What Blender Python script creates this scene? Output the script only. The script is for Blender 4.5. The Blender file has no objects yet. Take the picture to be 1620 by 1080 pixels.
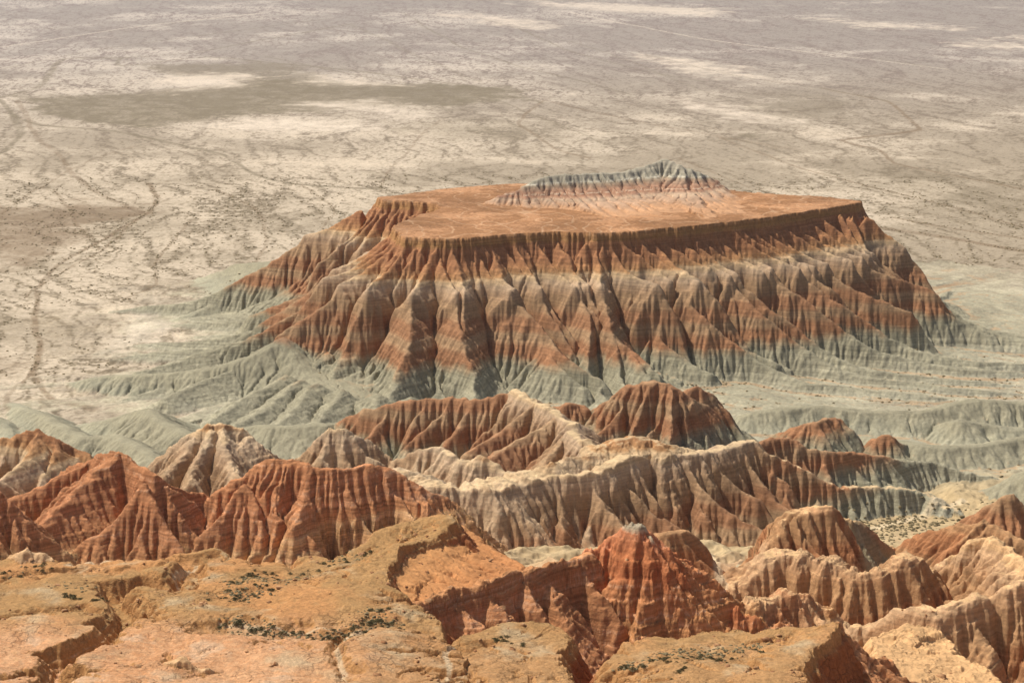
import bpy, math, time
import numpy as np
from concurrent.futures import ThreadPoolExecutor
T0 = time.time()
# ------------------------------------------------------------------ camera, sky, sun, exposure
scene = bpy.context.scene
CH, F = 220.0, 2900.0                     # camera height (m), focal length in px of a 1620 px wide frame
PITCH = math.atan(610.0 / F)
cam = bpy.data.cameras.new('camera'); cam.sensor_width = 36; cam.lens = F / 1620 * 36
cam.clip_start = 1; cam.clip_end = 200000
camo = bpy.data.objects.new('camera', cam); scene.collection.objects.link(camo)
camo.location = (0, 0, CH); camo.rotation_euler = (math.pi / 2 - PITCH, 0, 0); scene.camera = camo
SUN_EL, SUN_AZ = math.radians(56), math.radians(-62)      # azimuth from +Y (view direction), negative = left
sd = np.array([math.cos(SUN_EL) * math.sin(SUN_AZ), math.cos(SUN_EL) * math.cos(SUN_AZ), math.sin(SUN_EL)])
world = bpy.data.worlds.new('World'); scene.world = world; world.use_nodes = True
wn = world.node_tree.nodes; bg = wn['Background']
sky = wn.new('ShaderNodeTexSky'); sky.sky_type = 'NISHITA'; sky.sun_disc = False
sky.sun_elevation = SUN_EL; sky.sun_rotation = SUN_AZ; sky.dust_density = 4.0; sky.air_density = 1.0; sky.ozone_density = 0.6
world.node_tree.links.new(sky.outputs[0], bg.inputs[0]); bg.inputs[1].default_value = 0.10
sl = bpy.data.lights.new('sun', 'SUN'); sl.energy = 4.6; sl.angle = math.radians(0.6); sl.color = (1.0, 0.935, 0.825)
so = bpy.data.objects.new('sun', sl); scene.collection.objects.link(so)
from mathutils import Vector
so.rotation_euler = Vector(sd).to_track_quat('Z', 'Y').to_euler()
vs = scene.view_settings; vs.view_transform = 'Standard'; vs.look = 'None'; vs.exposure = 0.0; vs.gamma = 1.0; vs.use_curve_mapping = False

# ------------------------------------------------------------------ helpers
def P(px, py, z):
    u, v = (px - 810) / F, (540 - py) / F
    dy, dz = math.cos(PITCH) + v * math.sin(PITCH), -math.sin(PITCH) + v * math.cos(PITCH)
    t = (z - CH) / dz
    return np.array([u * t, dy * t])
def Pr(px, py, r):                       # point on the pixel's ray at forward distance r
    u, v = (px - 810) / F, (540 - py) / F
    dy, dz = math.cos(PITCH) + v * math.sin(PITCH), -math.sin(PITCH) + v * math.cos(PITCH)
    t = r / dy
    return np.array([u * t, r]), CH + dz * t
f32 = np.float32
POOL = ThreadPoolExecutor(4)
def par(fn, n, chunk=40000):
    list(POOL.map(fn, [slice(i, min(i + chunk, n)) for i in range(0, n, chunk)]))
RT = np.random.RandomState(7)
GA = RT.rand(256, 256).astype(f32) * 2 * np.pi
GX, GY = np.cos(GA), np.sin(GA)
def gnoise(x, y):
    out = np.empty(x.size, f32); xf, yf = x.ravel(), y.ravel()
    def go(sl):
        X, Y = xf[sl], yf[sl]
        ix, iy = np.floor(X), np.floor(Y); fx, fy = (X - ix).astype(f32), (Y - iy).astype(f32)
        ix = ix.astype(np.int32) & 255; iy = iy.astype(np.int32) & 255
        jx, jy = (ix + 1) & 255, (iy + 1) & 255
        ux, uy = fx * fx * fx * (fx * (fx * 6 - 15) + 10), fy * fy * fy * (fy * (fy * 6 - 15) + 10)
        a = GX[ix, iy] * fx + GY[ix, iy] * fy; b = GX[jx, iy] * (fx - 1) + GY[jx, iy] * fy
        c = GX[ix, jy] * fx + GY[ix, jy] * (fy - 1); d = GX[jx, jy] * (fx - 1) + GY[jx, jy] * (fy - 1)
        out[sl] = (a + (b - a) * ux) * (1 - uy) + (c + (d - c) * ux) * uy
    par(go, xf.size, 100000)
    return out.reshape(x.shape) * 1.5
def fbm(x, y, per, oct=4, gain=0.5, off=0.0, ridged=False):
    out = 0; a = 1.0; n = 0
    for k in range(oct):
        v = gnoise(x / per + off * 1.37 + k * 17.3, y / per - off * 2.11 + k * 9.1)
        if ridged: v = 1 - 2 * np.abs(v)
        out = out + v * a; n += a; a *= gain; per *= 0.5
    return out / n
def sstep(a, b, x):
    t = np.clip((x - a) / (b - a), 0, 1); return t * t * (3 - 2 * t)
def lerp(a, b, t): return a + (b - a) * t

# ------------------------------------------------------------------ the ground points: a fan of columns from the camera's foot, rows by distance
az_in = np.linspace(-16.6, 16.6, 1330)
az_out = 16.6 + np.cumsum(np.geomspace(0.04, 1.6, 48))
AZ = np.radians(np.concatenate([-az_out[::-1], az_in, az_out]))
rows = [60.0]
while rows[-1] < 60000:
    r = rows[-1]
    if r < 285: st = 6.0
    elif r < 320: st = 0.4
    elif r < 1200: st = r * 0.00075
    elif r < 9500: st = 0.55 * r * r / (CH * F) * 1.6
    else: st = r * 0.15
    rows.append(r + st)
RR = np.array(rows)
A2, R2 = np.meshgrid(AZ, RR)
X = (R2 * np.tan(A2)).astype(f32) if False else (R2 * np.sin(A2)).astype(f32)
Y = (R2 * np.cos(A2)).astype(f32)
NR, NC = X.shape
print("grid", NR, NC, NR * NC)
D = Y                                    # forward distance
nearmask = (RR < 1500)
NN = int(nearmask.sum())
xs, ys = X[:NN], Y[:NN]
# irregular outlines: all features are looked up at slightly warped positions
w1x, w1y = fbm(xs, ys, 26, 3, off=1), fbm(xs, ys, 26, 3, off=2)
w2x, w2y = fbm(xs, ys, 6, 3, off=3), fbm(xs, ys, 6, 3, off=4)
nearw = sstep(520, 430, ys)
w3x, w3y = fbm(xs, ys, 2.2, 2, off=7), fbm(xs, ys, 2.2, 2, off=71)
WX = xs + 3.4 * w1x + 1.5 * w2x + (.25 + .45 * nearw) * w3x; WY = ys + 3.4 * w1y + 1.5 * w2y + (.25 + .45 * nearw) * w3y
LOW = fbm(xs, ys, 40, 3, off=5)
MID = fbm(xs, ys, 9, 3, off=6)
print('noise', time.time() - T0)

# base ground
z0d = np.interp(Y, [0, 150, 284, 300, 340, 400, 450, 555, 627, 655, 700, 760, 830, 900, 1000, 1120], [212, 150, 86, 78, 64, 50, 42, 23, 9, 6.5, 5, 3.2, 1.3, .8, .4, 0])
Z = z0d.astype(f32)
off_side = np.interp(X / np.maximum(Y, 1), [-0.6, -0.29, -0.2, 0.3, 0.6], [0, 0, 0, 0, 0])
bm = sstep(1050, 700, ys) * sstep(300, 420, ys)
rid = fbm(WX, WY, 46, 5, off=8, ridged=True)
valley = sstep(1.25, .8, np.hypot((xs - 112) / 78, (ys - 664) / 30))
RUG = fbm(WX, WY, 15, 4, .55, off=81, ridged=True)
Z[:NN] += bm * (rid - .15) * np.interp(ys, [300, 420, 560, 640, 720, 800, 900, 1050], [3, 6, 11, 9, 6.5, 2.2, .6, 0]) * (1 - .93 * valley)
Z[:NN] += 0.25 * fbm(xs, ys, 30, 4, off=9) * sstep(600, 900, ys)
leftplain = sstep(-150, -240, xs) * sstep(760, 830, ys)
Z[:NN] *= (1 - leftplain * 0.9).astype(f32)
OWN = np.zeros((NR, NC), np.int16)
STR = Z.copy()                           # strata coordinate used for colours
TOPC = np.zeros((NR, NC), f32)
FEATS = [None]

def smooth_curve(pts, step=3.0, closed=False):
    pts = np.array(pts, float); n = len(pts)
    out = []
    rng = range(n if closed else n - 1)
    for i in rng:
        if closed: p0, p1, p2, p3 = pts[(i - 1) % n], pts[i], pts[(i + 1) % n], pts[(i + 2) % n]
        else: p0, p1, p2, p3 = pts[max(i - 1, 0)], pts[i], pts[i + 1], pts[min(i + 2, n - 1)]
        m = max(1, int(np.hypot(*(p2 - p1)[:2]) / step))
        for k in range(m):
            t = k / m
            c = 0.5 * ((2 * p1) + (-p0 + p2) * t + (2 * p0 - 5 * p1 + 4 * p2 - p3) * t * t + (-p0 + 3 * p1 - 3 * p2 + p3) * t ** 3)
            out.append(lerp(c, lerp(p1, p2, t), 0.4))
    if not closed: out.append(pts[-1])
    return np.array(out)
def nearest(px, py, c, closed=False):
    """distance, signed side, arc length, segment-interpolated extra values, end excess"""
    if closed: c = np.vstack([c, c[:1]])
    a, b = c[:-1, :2], c[1:, :2]; e = b - a; L = np.hypot(e[:, 0], e[:, 1]) + 1e-9
    S0 = np.concatenate([[0], np.cumsum(L)])
    n = px.size; d_o = np.empty(n, f32); s_o = np.empty(n, f32); sg = np.empty(n, f32); ang = np.zeros(n, f32)
    nseg = len(a)
    def go(sl):
        X_, Y_ = px[sl], py[sl]
        best = np.full(X_.size, 1e12, f32); bs = np.zeros(X_.size, f32); bi = np.zeros(X_.size, np.int32); bt = np.zeros(X_.size, f32)
        for i in range(nseg):
            dx, dy = X_ - f32(a[i, 0]), Y_ - f32(a[i, 1])
            t = (dx * f32(e[i, 0]) + dy * f32(e[i, 1])) / f32(L[i] ** 2)
            tc = np.clip(t, 0, 1)
            q = (dx - tc * f32(e[i, 0])) ** 2 + (dy - tc * f32(e[i, 1])) ** 2
            m = q < best
            best[m] = q[m]; bi[m] = i; bt[m] = t[m]
        tcl = np.clip(bt, 0, 1)
        ex, ey = e[bi, 0], e[bi, 1]
        cr = ex * (Y_ - a[bi, 1]) - ey * (X_ - a[bi, 0])
        d_o[sl] = np.sqrt(best); s_o[sl] = S0[bi] + tcl * L[bi]; sg[sl] = np.sign(cr)
        perp = np.abs(cr) / L[bi]; exc = np.where(bi == 0, np.maximum(-bt, 0), 0) * L[bi] + np.where(bi == nseg - 1, np.maximum(bt - 1, 0), 0) * L[bi]
        an = np.arctan2(exc, perp + 1e-6)
        ang[sl] = np.where(bi == 0, -an, an) * (exc > 0)
    par(go, n, 30000)
    return d_o, sg, s_o, ang, S0[-1]
def inside(px, py, c):
    r = np.zeros(px.size, bool)
    m = len(c)
    for i in range(m):
        x1, y1 = c[i, :2]; x2, y2 = c[(i + 1) % m, :2]
        if y1 == y2: continue
        k = ((y1 > py) != (y2 > py))
        xi = (x2 - x1) * (py - y1) / (y2 - y1) + x1
        r ^= k & (px < xi)
    return r
def ribs(s, w, seed, p=1.25, jit=0.5):
    rs = np.random.RandomState(seed)
    lo, hi = s.min() - 2 * w, s.max() + 2 * w
    n = int((hi - lo) / w * 1.8) + 4
    b = lo + np.cumsum(w * rs.uniform(1 - jit, 1 + jit, n)); G = rs.uniform(0.35, 1.15, n); st = rs.uniform(0, 1, n) ** 1.5
    i = np.clip(np.searchsorted(b, s) - 1, 0, n - 2)
    t = np.clip((s - b[i]) / (b[i + 1] - b[i]), 0, 1)
    g = np.abs(2 * t - 1) ** p
    k = np.where(t > 0.5, i + 1, i)
    return (g * G[k]).astype(f32), st[k].astype(f32)
def prof(segs):
    d, z = [0.0], [0.0]
    for run, sl in segs: d.append(d[-1] + run); z.append(z[-1] + run * sl)
    d.append(d[-1] + 500); z.append(z[-1] + 500 * max(segs[-1][1], 0.02))
    return np.array(d), np.array(z)

STD = [(1.5, .4), (50, 1.05), (30, .5), (40, .2)]
def feature(kind, name, label, cat, pts, front=STD, back=None, w=0.0, rib=(12, 5, 6), rib2=(4, 1.4, 2), micro=(1.1, .22), skew=0.0,
            happ=0.0, terr=0.5, ramp='main', seed=1, R=14, rough=0.5, group=None, bb=90, top=0.0, zplane=None, custom=None, spurs=(19, .60, 40, .95), sdir=0.0):
    """kind 'ridge': crest polyline (px,py,z,strata offset); kind 'mesa': closed outline of the top edge"""
    fid = len(FEATS)
    closed = kind == 'mesa'
    c3 = []
    for q in pts:
        xy = P(q[0], q[1], q[2]); c3.append((xy[0], xy[1], q[2], q[3] if len(q) > 3 else 0.0))
    c = smooth_curve(c3, 3.0, closed)
    x0, x1, y0, y1 = c[:, 0].min() - bb, c[:, 0].max() + bb, c[:, 1].min() - bb, c[:, 1].max() + bb
    r0, r1 = max(np.searchsorted(RR, y0 / 1.02) - 1, 0), min(np.searchsorted(RR, math.hypot(max(abs(x0), abs(x1)), y1)), NN)
    sub = (slice(r0, r1), slice(0, NC))
    msk = (xs[sub] > x0) & (xs[sub] < x1) & (ys[sub] > y0) & (ys[sub] < y1)
    # cheap rejection: where even a flat reach of the crest height stays under present ground
    idx = np.nonzero(msk.ravel())[0]
    px, py = WX[sub].ravel()[idx].astype(f32), WY[sub].ravel()[idx].astype(f32)
    if name == 'mesa': px = px + 2.6 * w2y[sub].ravel()[idx] + .6 * w3x[sub].ravel()[idx]; py = py + 2.6 * w2x[sub].ravel()[idx] + .6 * w3y[sub].ravel()[idx]
    d, sg, s, ang, Lt = nearest(px, py, c, closed)
    # smoother curve for the rib phase
    cs = c[:, :2].copy()
    for _ in range(10 if closed else 5):
        if closed: cs = (np.roll(cs, 1, 0) + cs * 2 + np.roll(cs, -1, 0)) / 4
        elif len(cs) > 3: cs[1:-1] = (cs[:-2] + 2 * cs[1:-1] + cs[2:]) / 4
    d2, sg2, s2, ang2, L2 = nearest(px, py, cs, closed)
    s2 = s2 + ang2 * R
    if closed:
        ins = inside(px, py, c); front_side = np.ones(px.size, bool); d = np.where(ins, 0, d)
        din = np.where(ins, d2, 0)
    else:
        front_side = sg <= 0
    S0 = np.concatenate([[0], np.cumsum(np.hypot(*np.diff(np.vstack([c, c[:1]])[:, :2] if closed else c[:, :2], axis=0).T))])
    cz = np.vstack([c, c[:1]]) if closed else c
    zc = (np.interp(s, S0, cz[:len(S0), 2]) + (0 if closed or ramp == 'grey' else 1.1) * (.6 + .5 * rough) * (.2 - np.abs(gnoise(s / 7.0, s * 0 + seed * 3.3))) * 2).astype(f32); of = np.interp(s, S0, cz[:len(S0), 3]).astype(f32)
    if zplane is not None:
        Amat = np.c_[c[:, 0], c[:, 1], np.ones(len(c))]; co = np.linalg.lstsq(Amat, c[:, 2], rcond=None)[0]
        zp = (px * co[0] + py * co[1] + co[2]).astype(f32)
        zc = np.where(ins, lerp(zc, zp, sstep(0, 12, din)), zc)
    d = np.maximum(d - w, 0)
    s2 = s2 - (skew(px, py) if callable(skew) else skew) * np.maximum(d - 8, 0)
    if not closed: s2 = s2 + np.where(front_side, 0, 1000)
    m1 = w1x[sub].ravel()[idx]; m2 = w2x[sub].ravel()[idx]
    de = d.copy(); hd = 0
    rg, rst = ribs(s2 + m1 * rib[0] * 0.35, rib[0], seed * 3 + 1)
    rampd = sstep(rst * rib[2] * 1.5, rst * rib[2] * 1.5 + rib[2] * 1.6, d)
    fade = 1 - 0.0 * d
    de = de + rib[1] * (.6 if (spurs and not closed and ramp != 'grey') else 1) * rg * rampd
    if rib2:
        g2, st2 = ribs(s2 + m1 * rib2[0] * 0.8, rib2[0], seed * 3 + 2)
        de = de + rib2[1] * g2 * sstep(st2 * rib2[2] * 2, st2 * rib2[2] * 2 + rib2[2] * 1.5, d) * sstep(90, 40, d)
    if micro:
        g3, _ = ribs(s2 + m2 * micro[0] * 0.7, micro[0], seed * 3 + 3, p=1.0)
        de = de + micro[1] * g3 * sstep(0.3, 2.5, d) * sstep(80, 30, d)
    sharp = bool(spurs) and kind == 'ridge' and ramp != 'grey'
    df, zf = prof(front); dr = np.interp(de * (1.3 if sharp else 1), df, zf)
    if back is not None:
        db, zb = prof(back); dr = np.where(front_side, dr, np.interp(de, db, zb))
    z = zc - dr.astype(f32)
    if happ: z = z - happ * rg * sstep(45, 75, d) * sstep(230, 120, d)
    if custom is not None: z = custom(px, py, z, d, de, rg, s2)
    z = z + rough * 0.35 * m2 + top * m1
    if kind == 'ridge' and ramp not in ('grey', 'summit'): z = z + sstep(1.5, 9, d) * (rid[sub].ravel()[idx] - .3) * 4.5
    if name not in ('mesa', 'summit_ridge', 'summit_foot', 'grey_ridge', 'grey_spur'):
        z = z + (rough + .3) * 1.1 * RUG[sub].ravel()[idx] * (1 if kind == 'ridge' else .55)
    Zf = Z[sub].ravel(); Of = OWN[sub].ravel(); Sf = STR[sub].ravel(); Tf = TOPC[sub].ravel()
    if name == 'summit_ridge': z = np.where((Of[idx] == 1) & (Tf[idx] < .05), z, -99)
    cur = Zf[idx]; win = z > cur
    wi = idx[win]
    Zf[wi] = z[win]; Of[wi] = fid; Sf[wi] = (z + of)[win]; Tf[wi] = d[win]
    shp = (r1 - r0, NC)
    Z[sub] = Zf.reshape(shp); OWN[sub] = Of.reshape(shp); STR[sub] = Sf.reshape(shp); TOPC[sub] = Tf.reshape(shp)
    if spurs and kind == 'ridge' and ramp != 'grey':
        sp_, ss_, sl2_, sd2_ = spurs; sp_ = rib[0] * 1.35; ss_ = .72
        rs = np.random.RandomState(seed + 500); q_ = S0[-1] * 0 + 2.0
        while q_ < S0[-1] - 2:
            cx, cy, cz_, co_ = [np.interp(q_, S0, c[:, i]) for i in range(4)]
            e = np.array([np.interp(q_ + 3, S0, c[:, i]) - np.interp(q_ - 3, S0, c[:, i]) for i in range(2)]); e /= np.hypot(*e) + 1e-9
            for side_ in (-1, 1):
                if side_ == 1 and rs.rand() < .5: continue
                a_ = rs.uniform(-.35, .35) + (sdir if side_ == -1 else 0)
                nx, ny = -e[1] * side_, e[0] * side_
                dx_, dy_ = nx * math.cos(a_) - ny * math.sin(a_), nx * math.sin(a_) + ny * math.cos(a_)
                spur(fid, cx, cy, dx_, dy_, cz_ - rs.uniform(.1, 1.6), ss_ * rs.uniform(.85, 1.2), sl2_ * rs.uniform(.45, 1.15), sd2_ * rs.uniform(.85, 1.25), co_, rs)
            q_ += sp_ * rs.uniform(.55, 1.45)
    FEATS.append(dict(name=name, label=label, cat=cat, ramp=ramp, group=group, terr=terr, rough=rough))
    print('%-18s %7d pts won %7d  %.1fs' % (name, px.size, win.sum(), time.time() - T0))
    return fid

def spur(fid, x, y, dx, dy, z0, slope, length, side, off, rs, ledge=False, tail=0):
    """a side spur running down from (x, y): sharp crest, plane flanks"""
    t1 = (z0 - 19) / slope if tail else 1e9
    rad = (t1 + tail + 10) if tail else length + 22
    r0, r1 = np.searchsorted(RR, max(y - rad, 61)), min(np.searchsorted(RR, math.hypot(abs(x) + rad, y + rad)), NN)
    az0, az1 = math.atan2(x - rad, y), math.atan2(x + rad, y)
    c0, c1 = np.searchsorted(AZ, az0), np.searchsorted(AZ, az1)
    sb = (slice(r0, r1), slice(c0, c1))
    px, py = WX[sb] - x, WY[sb] - y
    t = px * dx + py * dy; w = px * dy - py * dx
    cv, ph = rs.uniform(.5, 2.2), rs.uniform(0, 6)
    w = w - cv * (np.sin(t / 9 + ph) - math.sin(ph))
    tt = np.maximum(t, 0)
    crest = z0 - slope * tt + slope * .35 * np.maximum(tt - length * .6, 0) - np.maximum(t - length, 0) * .9 + .6 * gnoise(tt / 4.5, tt * 0 + ph)
    as_ = rs.uniform(.8, 1.25)
    if tail:
        te = np.maximum(tt - t1, 0)
        crest = z0 - slope * np.minimum(tt, t1) - 12.0 * (1 - np.exp(-te * slope / 12.0)) - .03 * te - np.maximum(te - tail * .8, 0) * .12 + .6 * gnoise(tt / 4.5, tt * 0 + ph) * (te < 1)
        w = w + .0034 * te * te * (1 if x > -30 else -.2)
        side = side * (1 - .5 * sstep(0, 30, te))
    if ledge: crest = np.interp(crest, [-60, 40, 45.5, 48, 53.3, 58, 75], [-60, 40, 44.6, 51.2, 53.5, 57.2, 75]).astype(f32)
    z = crest - side * np.sqrt(w * w + .25) * np.where(w > 0, as_, 1 / as_) - np.maximum(-t, 0) * 2.5
    cur = Z[sb]; win = z > cur
    Z[sb] = np.where(win, z, cur); OWN[sb] = np.where(win, fid, OWN[sb]); STR[sb] = np.where(win, z + off, STR[sb]); TOPC[sb] = np.where(win, 5, TOPC[sb])
# ------------------------------------------------------------------ the mesa
MT = 74.0
mesa_pts = [(640, 375), (720, 377), (800, 371), (880, 367), (960, 368), (1060, 360), (1150, 351), (1230, 342), (1300, 330), (1355, 322),
            (1362, 318), (1300, 311), (1200, 305), (1100, 296), (960, 288), (800, 291), (715, 297), (640, 307), (603, 312), (606, 317), (650, 319), (688, 323), (696, 330), (655, 344), (622, 357)]
mesa_pts = [(a, b, MT, 0) for a, b in mesa_pts]
def mesa_custom(px, py, z, d, de, rg, s2):
    # apron: reaches far on the right, short on the left
    k = np.interp(px, [-170, -60, 60, 200], [0.6, 0.8, 1.1, 1.2]) + sstep(960, 900, py) * np.interp(px, [-150, -100, 0], [0.5, 1.0, 0.2])
    k1 = np.interp(px, [-140, -95, -45, 210, 260], [1.3, 1.2, 1.0, 1.0, .85])
    dq = np.where(de > 3, 3 + (de - 3) / k1, de)
    dd = np.where(dq > 62, 62 + (dq - 62) / k, dq)
    df, zf = prof(MESAF); zz = MT - np.interp(dd, df, zf)
    am = sstep(50, 80, d) * sstep(260, 120, d) * np.interp(px, [-100, 60], [2.0, .8])
    right = np.interp(px, [-10, 80], [0, 1])
    gg, _ = ribs(s2 + .02 * d, 7.5, 4242, p=1.1)
    zz = zz - am * rg - 1.7 * (1 - .75 * right) * gg * sstep(50, 80, d) * sstep(300, 150, d)
    # gullies cut deeper into the ledge and the lower slope
    z2 = np.where(d > 0.01, zz, z)
    return z2.astype(f32)
MESAF = [(0.9, 5.0), (1.0, .9), (7, 1.2), (10, .9), (8, 1.1), (11, 1.2), (12, .9), (14, .55), (14, .36), (50, .065), (60, .02)]
feature('mesa', 'mesa', 'broad flat-topped orange mesa with deeply gullied banded flanks standing on the plain', 'mesa', mesa_pts,
        front=MESAF, rib=(25, 6, 11), rib2=(9, 1.3, 10), micro=(1.6, .25), custom=mesa_custom, R=26, bb=260, seed=5, skew=lambda a, b: np.interp(a, [0, 70, 230], [0, .3, .5]) * (b < 1080), terr=0.8, rough=.5, zplane=None, top=.35)
mc = smooth_curve([tuple(P(a, b, MT)) + (MT,) for a, b, _, _ in mesa_pts[:10] + mesa_pts[18:]], 3.0, True)[:, :2]
def mesa_spurs(dist, z0, spacing, slope, length, side, seed, ledge=False, tail=0):
    rs = np.random.RandomState(seed); L_ = np.hypot(*np.diff(np.vstack([mc, mc[:1]]), axis=0).T); S_ = np.concatenate([[0], np.cumsum(L_)])
    cc_ = np.vstack([mc, mc[:1]]); q = 3.0
    while q < S_[-1]:
        x, y = np.interp(q, S_, cc_[:, 0]), np.interp(q, S_, cc_[:, 1])
        e = np.array([np.interp((q + 8) % S_[-1], S_, cc_[:, i]) - np.interp((q - 8) % S_[-1], S_, cc_[:, i]) for i in range(2)]); e /= np.hypot(*e) + 1e-9
        nx, ny = e[1], -e[0]
        k = np.interp(x, [-100, -60, 175, 200], [1.0, 1.0, 1.0, .70])
        a = rs.uniform(-.16, .16) + (np.interp(x, [0, 70, 230], [.1, .42, .5]) if y < 1080 else 0)
        dx, dy = nx * math.cos(a) - ny * math.sin(a), nx * math.sin(a) + ny * math.cos(a)
        dd_ = dist * k * rs.uniform(.85, 1.1)
        spur(1, x + nx * dd_, y + ny * dd_, dx, dy, z0 + rs.uniform(-2.2, 1.5), slope / k * (max(math.cos(a), .7) if x < 180 else 1.0) * rs.uniform(.9, 1.1), (length * k * rs.uniform(.85, 1.2) if not ledge or rs.rand() < .7 else rs.uniform(26, 55)), side * rs.uniform(.8, 1.25), 0, rs, ledge, (rs.rand() < .6) * tail * (np.interp(x, [-200, -90, -30, 60], [.35, .55, .6, 1]) * (1 if x < 185 else .55) * rs.uniform(.75, 1.1)) if tail else 0)
        q += spacing * rs.uniform(.45, 1.65)
mesa_spurs(.6, 69.8, 8.4, .66, 92, 1.2, 984, True, 125)
mesa_spurs(42, 30, 27, .56, 44, .9, 903)
rs_ = np.random.RandomState(77)
for px_, py_, qx, qy in [(455, 590, 330, 668), (500, 605, 415, 690), (545, 612, 490, 690), (420, 560, 250, 632), (600, 620, 575, 680), (395, 535, 215, 592), (650, 625, 645, 680), (480, 600, 370, 680)]:
    a_ = P(px_, py_, 17); b_ = P(qx, qy, 7); v_ = b_ - a_; L_ = np.hypot(*v_)
    spur(1, a_[0], a_[1], v_[0] / L_, v_[1] / L_, 17, 10 / L_, L_, .5, 0, rs_)
# summit ridge on top of the mesa
feature('ridge', 'summit_ridge', 'grey-green and red fluted ridge rising from the flat top of the mesa', 'ridge',
        [(770, 316, 76.5, 0), (825, 296, 84, 0), (872, 276, 90.5, -1), (930, 274, 90.5, -1), (985, 270, 91, -1.5), (1020, 262, 93, -2), (1048, 252, 96, -3), (1078, 262, 93, -2), (1118, 277, 86.5, -1), (1155, 300, 75, 0)],
        front=[(1.0, .4), (12, .60), (20, .26), (34, .09)], back=[(1.5, .4), (40, .8)], rib=(5.5, 3.4, 3), rib2=(2.3, .8, 2), micro=None, ramp='summit', seed=11, bb=75, R=9, terr=.6, spurs=None)

# ------------------------------------------------------------------ grey spurs and low ridges left of the mesa
G = dict(ramp='grey', terr=0.1, rough=.35, micro=(1.5, .12))
def grey(name, label, pts, seed, **k):
    kw = dict(G); kw.update(dict(front=[(3, .15), (14, .55), (14, .35), (30, .12)], rib=(9, 2.2, 5), rib2=(3, .5, 3), group=None)); kw.update(k)
    feature('ridge', name, label, 'ridge', pts, seed=seed, bb=60, **kw)
grey('grey_spur', 'long grey-green spur running left from the foot of the mesa', [(105, 606, 2), (150, 596, 7), (210, 592, 10), (290, 588, 12), (350, 577, 15), (400, 558, 20), (450, 535, 26)], 21)
grey('grey_spur', 'far grey-green spur pointing left onto the pale plain beside the mesa', [(265, 510, 1), (300, 495, 5), (345, 478, 9), (400, 452, 15), (450, 425, 22), (490, 395, 32)], 22)
grey('grey_ridge', 'smooth grey-green ridge in the bottom of the valley behind the leftmost red hills', [(15, 635, 2), (50, 648, 7), (85, 662, 10), (130, 690, 11), (180, 688, 13), (210, 697, 14), (240, 718, 13), (245, 740, 12)], 23)
grey('grey_ridge', 'pointed grey-green ridge between the dry wash and the whitish hill', [(130, 672, 3), (170, 662, 8), (225, 646, 15), (265, 668, 15), (300, 684, 15), (335, 700, 13)], 24)
grey('grey_ridge', 'low grey-green ridge at the left picture edge beside the dry wash', [(-60, 640, 8), (-20, 655, 8), (5, 672, 6), (15, 700, 4)], 25)
grey('grey_ridge', 'small grey-green ridge between the whitish hill and the gullied mesa foot', [(385, 676, 13), (410, 672, 15), (460, 674, 16), (510, 668, 17), (545, 668, 15)], 26)
# grey ridges to the right
grey('grey_ridge', 'long low grey ridge crossing below the mesa foot on the right', [(1150, 662, 5), (1190, 652, 9), (1240, 643, 11), (1300, 642, 11), (1380, 650, 10), (1450, 650, 11), (1500, 640, 13), (1545, 630, 14), (1620, 637, 12), (1700, 645, 10)], 27)
grey('grey_ridge', 'low pale grey ridge behind the small red peak on the right', [(1330, 690, 6), (1390, 690, 9), (1440, 700, 12), (1500, 704, 12), (1560, 702, 12), (1620, 690, 13), (1700, 690, 12)], 28)
grey('grey_ridge', 'short pale grey ridge with a bright crest near the right picture edge', [(1480, 672, 6), (1520, 664, 11), (1550, 668, 9), (1600, 676, 7), (1680, 676, 6)], 29)
grey('grey_ridge', 'grey ridge curving into the right picture edge above the sandy valley', [(1500, 790, 5), (1560, 775, 9), (1600, 758, 15), (1640, 745, 18), (1700, 740, 18)], 30)

# ------------------------------------------------------------------ brown hills between the mesa and the middle ridge
feature('ridge', 'brown_hill', 'long brown hill with a dark red stripe in front of the centre of the mesa', 'hill',
        [(535, 668, 17, 2), (575, 648, 26, 3), (630, 637, 31, 3), (700, 628, 34, 3), (750, 633, 34, 2), (785, 627, 36, 1), (815, 620, 38, 0)],
        front=[(2, .5), (26, 1.0), (10, .5), (30, .25)], back=[(20, .7), (40, .4)], rib=(9, 2.6, 5), rib2=(3.4, .8, 3), seed=31, terr=.3)
feature('ridge', 'pale_crest', 'narrow pale crest winding down from the brown hill towards the middle ridge', 'ridge',
        [(815, 620, 38, 15), (845, 633, 38, 15), (870, 650, 37, 15), (900, 668, 37, 15), (915, 690, 36, 16), (945, 702, 36, 17), (985, 700, 36.5, 17)],
        front=[(1.2, .2), (30, .85), (20, .4)], back=[(1, .3), (18, .8), (30, .4)], w=1.0, rib=(9, 3, 3), seed=32, bb=70)
feature('ridge', 'brown_hill', 'small rounded brown hill just right of the pale winding crest', 'hill',
        [(880, 645, 28, 6), (895, 637, 31, 6), (925, 640, 30, 6), (945, 655, 25, 6), (955, 680, 20, 6)], front=[(3, .3), (20, .9), (20, .4)], rib=(5, 2, 4), rib2=(2, .5, 2), seed=33, bb=50)
feature('ridge', 'brown_hill', 'high rounded brown hill with twin tops in front of the mesa', 'hill',
        [(930, 655, 24, -6), (960, 632, 34, -6), (990, 613, 41, -6), (1030, 605, 44, -6), (1060, 610, 43, -6), (1085, 628, 38, -6), (1120, 645, 31, -6), (1150, 675, 18, -6), (1165, 695, 10, -6)],
        front=[(3, .3), (30, .82), (20, .35)], back=[(4, .2), (30, .9), (20, .4)], rib=(10, 3.6, 6), rib2=(3.5, .9, 3), sdir=-1.0, skew=-.9, seed=34)
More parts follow.
